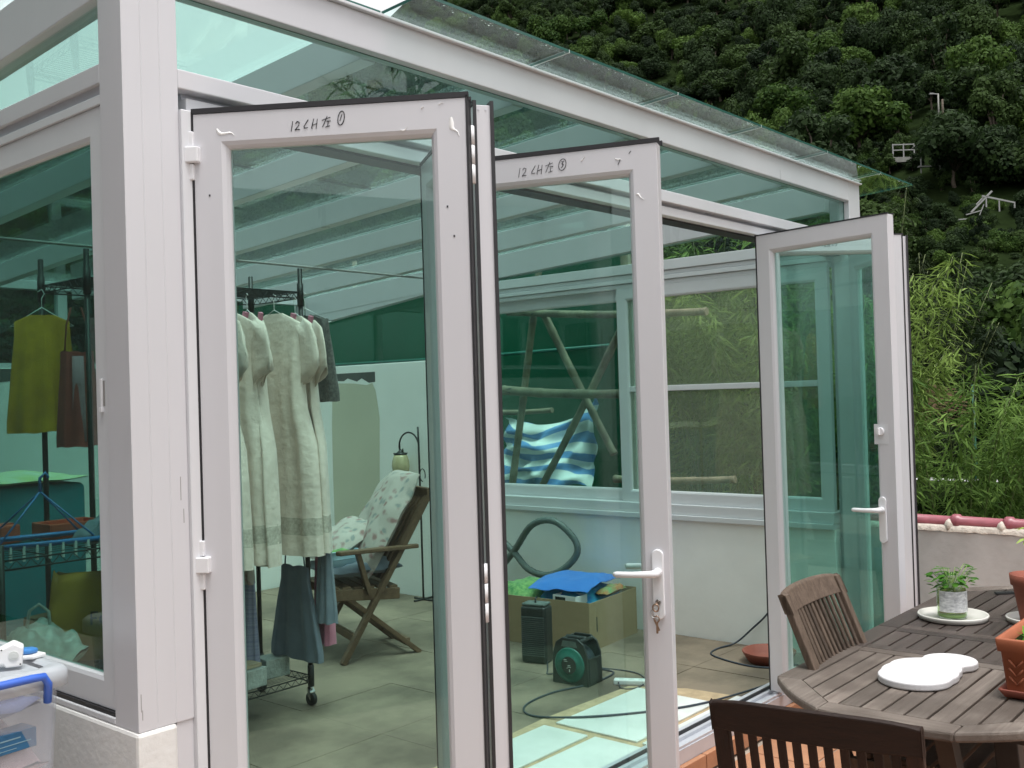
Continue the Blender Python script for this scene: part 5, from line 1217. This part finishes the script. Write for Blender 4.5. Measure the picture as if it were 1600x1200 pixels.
rs_ = GN.new('GeometryNodeInputNamedAttribute'); rs_.data_type = 'FLOAT'; rs_.inputs['Name'].default_value = 'size'
ip.inputs['Pick Instance'].default_value = True
GL.new(gi.outputs[0], ip.inputs['Points']); GL.new(ci.outputs[0], ip.inputs['Instance']); GL.new(rv.outputs[0], ip.inputs['Rotation']); GL.new(rs_.outputs['Attribute'], sv.inputs['Scale']); GL.new(r3.outputs[0], sv.inputs[0]); GL.new(sv.outputs[0], ip.inputs['Scale']); GL.new(ip.outputs[0], go.inputs[0])
md = forest.modifiers.new('scatter', 'NODES'); md.node_group = ng
# single trees that stand out from the wood
def tree(name, label, x, y, k, scale, ml, dz=0, seed=1, rot=0, group='trees standing out on the slope'):
    mb, bl, rad, hgt = PROT[k]; t = thing(name, label, 'tree', (x,y,hill_h(x,y)+dz), rot, group); t.scale = (scale,)*3
    o = mk('crown', mb, M[ml], t); o.location.z = .6
    o = mk('trunk', trunk(seed, bl, -1.6, .2), M['bark'], t); o.location.z = .6
    return t
tree('round_tree', 'dense round dark tree beside the far white railing', 78.5, 21.7, 4, 1.05, 'leaf3', seed=2)
tree('lime_tree', 'bright lime green tree above the middle of the glass roof edge', 97.0, 43.4, 2, 1.15, 'leaf2', seed=3, rot=1)
tree('broad_tree', 'broad mid green tree right of the bright lime one', 84.2, 31.1, 4, 1.1, 'leaf2', seed=4, rot=2)
tree('leafy_tree', 'leafy green tree at the right edge above the hillside hut', 86.6, 21.0, 2, 1.15, 'leaf1', seed=5, rot=.6)
tree('tall_tree', 'tall dark tree left of the hillside lamp post', 88.4, 29.3, 3, 1.25, 'leaf3', seed=6, rot=.3)
tree('low_tree', 'low bushy tree below the collapsed white frame', 47.5, 12.2, 5, .8, 'leaf1', seed=7)
tree('small_tree', 'small dark tree near the right edge behind the green pole', 50.4, 11.0, 2, .95, 'leaf3', seed=8, rot=2)
# bamboo
structure(mk('garden_bank', MB().grid([[(x, y, -.55-.13*(x-5.62)+.12*noise.noise(V(x*.7,y*.7,0))) for y in [-14+.9*j for j in range(17)]+[.61]] for x in [5.63+.9*i for i in range(36)]]), M['soil']))
structure(mk('lower_bank', MB().grid([[(x, y, -.55-.13*(x-5.62)-.15) for y in (.6,3,6,9,12,16,22)] for x in [9.4+2.2*i for i in range(12)]]), M['soil']))
def bamboo(label, x, y, z, h, spread, nc, nl, ml, L=.15, seed=1, droop=.5, w=.13, grp='bamboo clumps'):
    rg = random.Random(seed); t = thing('bamboo_clump', label, 'bamboo', (x,y,z), 0, grp); cu, lf = MB(), MB()
    for i in range(nc):
        a = rg.uniform(0,6.283); b = rg.uniform(.05,.28)*spread; e = rg.uniform(.35,1.0)*spread; hh = h*rg.uniform(.6,1.0)
        p0 = V(b*math.cos(a), b*math.sin(a), -.3); pts_ = [p0+V(math.cos(a)*e*u**2.2, math.sin(a)*e*u**2.2, (hh+.3)*(u-.12*droop*u**4)) for u in [q/7 for q in range(8)]]
        r_ = .012*h/3; cu.tube(pts_, [r_*(1-.8*q/7) for q in range(8)], 5)
        for j in range(nl//nc):
            u = rg.uniform(.12,1)**.75; f = u*7; k = min(6, int(f)); p = pts_[k].lerp(pts_[k+1], f-k)
            ab = rg.uniform(0,6.283); br = rg.uniform(.0,.30)*spread*.6; p = p+V(math.cos(ab)*br, math.sin(ab)*br, rg.uniform(-.15,.12)*spread*.4)
            d = V(math.cos(ab)+rg.gauss(0,.5), math.sin(ab)+rg.gauss(0,.5), rg.uniform(-1.1,.35)); l = L*rg.uniform(.6,1.4)
            lf.leaf(p, d, V(rg.gauss(0,.5), rg.gauss(0,.5), 1), l, l*w)
    mk('culms', cu, M['culm'], t); mk('leaves', lf, M[ml], t); return t
zb = lambda x: -.55-.13*(x-5.62)
bamboo('feathery bamboo just beyond the parapet beside the folded doors', 7.75,.42,zb(7.75),2.75,.95,18,7000,'bambooleaf',.12,1)
bamboo('feathery bamboo in the middle of the parapet gap', 8.35,-.10,zb(8.35),2.15,.95,16,6500,'bambooleaf',.12,2)
bamboo('feathery bamboo at the right edge above the coping', 8.9,-.75,zb(8.9),1.85,.95,16,6000,'bambooleaf',.12,3)
bamboo('bamboo behind the nearest clump, between the doors and the green pole', 10.6,1.25,zb(10.6),3.0,1.2,16,6000,'bambooleaf',.14,4)
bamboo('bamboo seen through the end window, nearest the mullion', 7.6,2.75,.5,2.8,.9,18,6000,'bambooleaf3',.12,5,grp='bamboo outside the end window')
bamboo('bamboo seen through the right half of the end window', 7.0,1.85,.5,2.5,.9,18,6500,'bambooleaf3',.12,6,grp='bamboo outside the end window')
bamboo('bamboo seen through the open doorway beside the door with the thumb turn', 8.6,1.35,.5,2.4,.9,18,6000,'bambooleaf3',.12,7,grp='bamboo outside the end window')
bamboo('tall yellowish bamboo behind the right-hand door stack', 24.6,6.3,-3.2,9.0,1.6,26,14000,'bambooleaf2',.20,8,w=.16,grp='tall bamboo')
bamboo('tall yellowish bamboo under the roof glass corner', 26.2,8.0,-3.4,10.6,1.7,26,14000,'bambooleaf2',.20,9,w=.16,grp='tall bamboo')
bamboo('lower bamboo between the green pole and the tall clumps', 21.5,4.9,-2.7,4.6,1.5,18,9000,'bambooleaf2',.20,10,w=.16,grp='tall bamboo')
# dead frond, cactus, pole, white wall beyond the bamboo
M['deadgrass'] = mat('dead_frond', (.20,.13,.075), rough=.9, var=.3)
mb = MB(); rg = random.Random(12)
for k in range(40): a = rg.gauss(.6,.35); mb.tube([(0,0,0),(.0,-.25*math.cos(a)*rg.uniform(.5,1),.4*math.sin(a)+.1),(.05,-.62*math.cos(a)*rg.uniform(.7,1.1),.55*math.sin(a)*rg.uniform(.7,1))], .006, 4)
tag(mk('dead_frond', mb, M['deadgrass'], loc=(12.0,2.18,1.02)), 'withered brown frond sticking out above the bamboo', 'frond')
M['cactus'] = mat('cactus_pad', (.17,.19,.055), rough=.6, c2=(.10,.13,.035), scale=5)
ca = thing('prickly_pear', 'yellowish cactus pads at the right edge behind the bamboo', 'cactus', (10.6,.62,zb(10.6)))
for k, (yy, zz, r_, tw) in enumerate(((.0,1.72,.20,0),(-.12,1.62,.17,.3),(.11,1.58,.19,-.2),(-.22,1.48,.15,.2),(.0,1.40,.2,.1),(.02,1.06,.22,0),(-.05,.70,.22,.2),(.03,.34,.2,0),(.0,.06,.14,0))):
    P_ = []
    for i in range(9):
        th_ = math.pi*i/8; P_.append([(.035*math.sin(th_)*math.cos(a), yy+r_*.72*math.sin(th_)*math.sin(a), zz+r_*math.cos(th_)) for a in [2*math.pi*q/14 for q in range(14)]])
    o = mk('pad', MB().grid(P_, 0, True, True), M['cactus'], ca)
tag(mk('green_pole', MB().tube([(0,0,0),(0,.01,1.9),(.0,.02,3.0)], [.018,.017,.014], 8).tube([(0,.02,3.0),(0,.02,3.02)], .022, 8), mat('green_pole_paint',(.01,.10,.07),rough=.5), loc=(13.45,1.95,-1.56)), 'thin dark green pole rising out of the bamboo', 'pole')
gw = thing('garden_wall', 'pale wall glimpsed through the foot of the bamboo', 'wall', (12.3,0,-1.42))
mk('wall_body', MB().box(-.1,.1,-3,2.6,-.4,1.62), M['parapet'], gw, bevel=.02); mk('wall_cap', MB().box(-.14,.14,-3.05,2.65,1.621,1.68), M['parapet'], gw, bevel=.01)
# conifer standing beyond the right end of the terrace (seen in the transom's reflection)
cn = thing('conifer', 'dark conifer mirrored in the transom glass over the doors', 'tree', (9.4,-8.6,-1.4)); rg = random.Random(21); mb = MB(); nd = MB()
mb.tube([(0,0,-.6),(.05,0,4),(.0,.05,10.4)], [.16,.12,.03], 8)
for k in range(46):
    z = 3.2+7.0*k/46; a = k*2.4; L_ = 1.75*(1-((z-3.2)/7.6)**1.3)+.15; tip = V(math.cos(a)*L_, math.sin(a)*L_, z+.35*L_); mb.tube([(0,0,z),tip*.5+V(0,0,z*.5-.05),tip], [.03,.02,.008], 5)
    for j in range(46):
        u = rg.uniform(.15,1.05); p = V(0,0,z).lerp(tip, u); d = V(rg.gauss(math.cos(a),.7), rg.gauss(math.sin(a),.7), rg.gauss(.25,.45)); nd.leaf(p, d, (0,0,1), rg.uniform(.18,.36), .035)
mk('trunk', mb, M['bark'], cn); mk('needles', nd, M['leaf3'], cn)
# ------------------------------------------------------------------ small built things on the slope
M['farwhite'] = mat('weathered_white_rail', (.30,.30,.29), rough=.7, var=.1)
M['fargrey'] = mat('pale_sheet_roof', (.24,.24,.215), rough=.8, var=.15, scale=3)
YV = math.atan2(rt.y, rt.x)
def far_thing(name, label, cat, x, y, z): return thing(name, label, cat, (x,y,z), YV)
fr = far_thing('railing', 'small white railing high on the wooded slope', 'railing', 81.6,26.5,19.75)
for x in (-.85,.0,.85): mk('rail_post', MB().box(x-.045,x+.045,-.04,.04,-.3,1.0), M['farwhite'], fr)
for z in (.5,.94): mk('rail_bar', MB().box(-.90,.90,-.035,.035,z-.04,z+.04), M['farwhite'], fr)
mk('footing', MB().box(-.95,1.0,-.2,.2,-.5,-.1), M['fargrey'], fr)
hu = far_thing('hut', 'tiny open hut with a pale sagging roof on the slope', 'hut', 80.0,24.1,18.3)
mb = MB(); mb.grid([[(x, y, 1.55-.22*x*(.5 if x > 0 else .2)-.1*abs(y)) for y in (-.6,-.2,.2,.6)] for x in (-1,-.5,0,.5,1.0)]); mk('roof', mb, M['fargrey'], hu, solid=.08)
for x in (-.7,.75): mk('hut_post', MB().box(x-.04,x+.04,-.4,-.32,-.6,1.45), M['farwhite'], hu)
mk('bench', MB().box(-.9,.1,-.5,-.2,-.15,-.05), M['farwhite'], hu)
cf = far_thing('collapsed_frame', 'white timber frame leaning among trees lower on the slope', 'frame', 69.6,17.55,11.6)
for p_, q_, w_ in (((-1.4,0,.55),(.2,0,.62),.07),((-1.1,0,.3),(.3,0,.62),.06),((-.8,0,-.3),(-.8,0,.55),.08),((.25,0,-.3),(.25,0,.6),.07),((-.55,0,1.0),(.85,0,2.35),.10),((.2,0,2.05),(2.3,0,1.55),.10),((.45,0,1.3),(.45,0,2.0),.08),((-.2,0,1.5),(.35,0,2.05),.06),((-.9,0,.85),(.1,0,1.1),.07),((1.3,0,1.0),(1.3,0,1.75),.07),((2.3,0,1.2),(2.3,0,1.6),.08),((-.1,0,.6),(.3,0,1.5),.05)):
    mk('timber', MB().bar(p_, q_, w_, w_, (0,1,0)), M['farwhite'], cf)
ls = far_thing('lamp_post', 'slim grey lamp post standing among the trees on the slope', 'lamp post', 89.0,26.0,24.0)
mk('mast', MB().tube([(0,0,-1),(0,0,2.2)], .07, 8), M['fargrey'], ls); mk('lamp_arm', MB().tube([(0,0,2.15),(-.5,0,2.2)], .05, 6).box(-.75,-.4,-.1,.1,2.14,2.26), M['farwhite'], ls)
mk('timber_post', MB().tube([(.35,0,-1.2),(.35,0,1.7)], .09, 8), M['bark'], ls)

# ------------------------------------------------------------------ groups of look-alike things
GROUPS = {'linen_dress': 'cream dresses on the garment rack', 'cement_block': 'cement blocks on the rack', 'bamboo_pole': 'bamboo poles lying on the ledge', 'round_tray': 'round white trays on the table',
          'slatted_chair': 'slatted chairs at the table', 'storage_box': 'storage boxes by the left window'}
for o in bpy.data.objects:
    if o.parent is None and o.name.split('.')[0] in GROUPS: o['group'] = GROUPS[o.name.split('.')[0]]
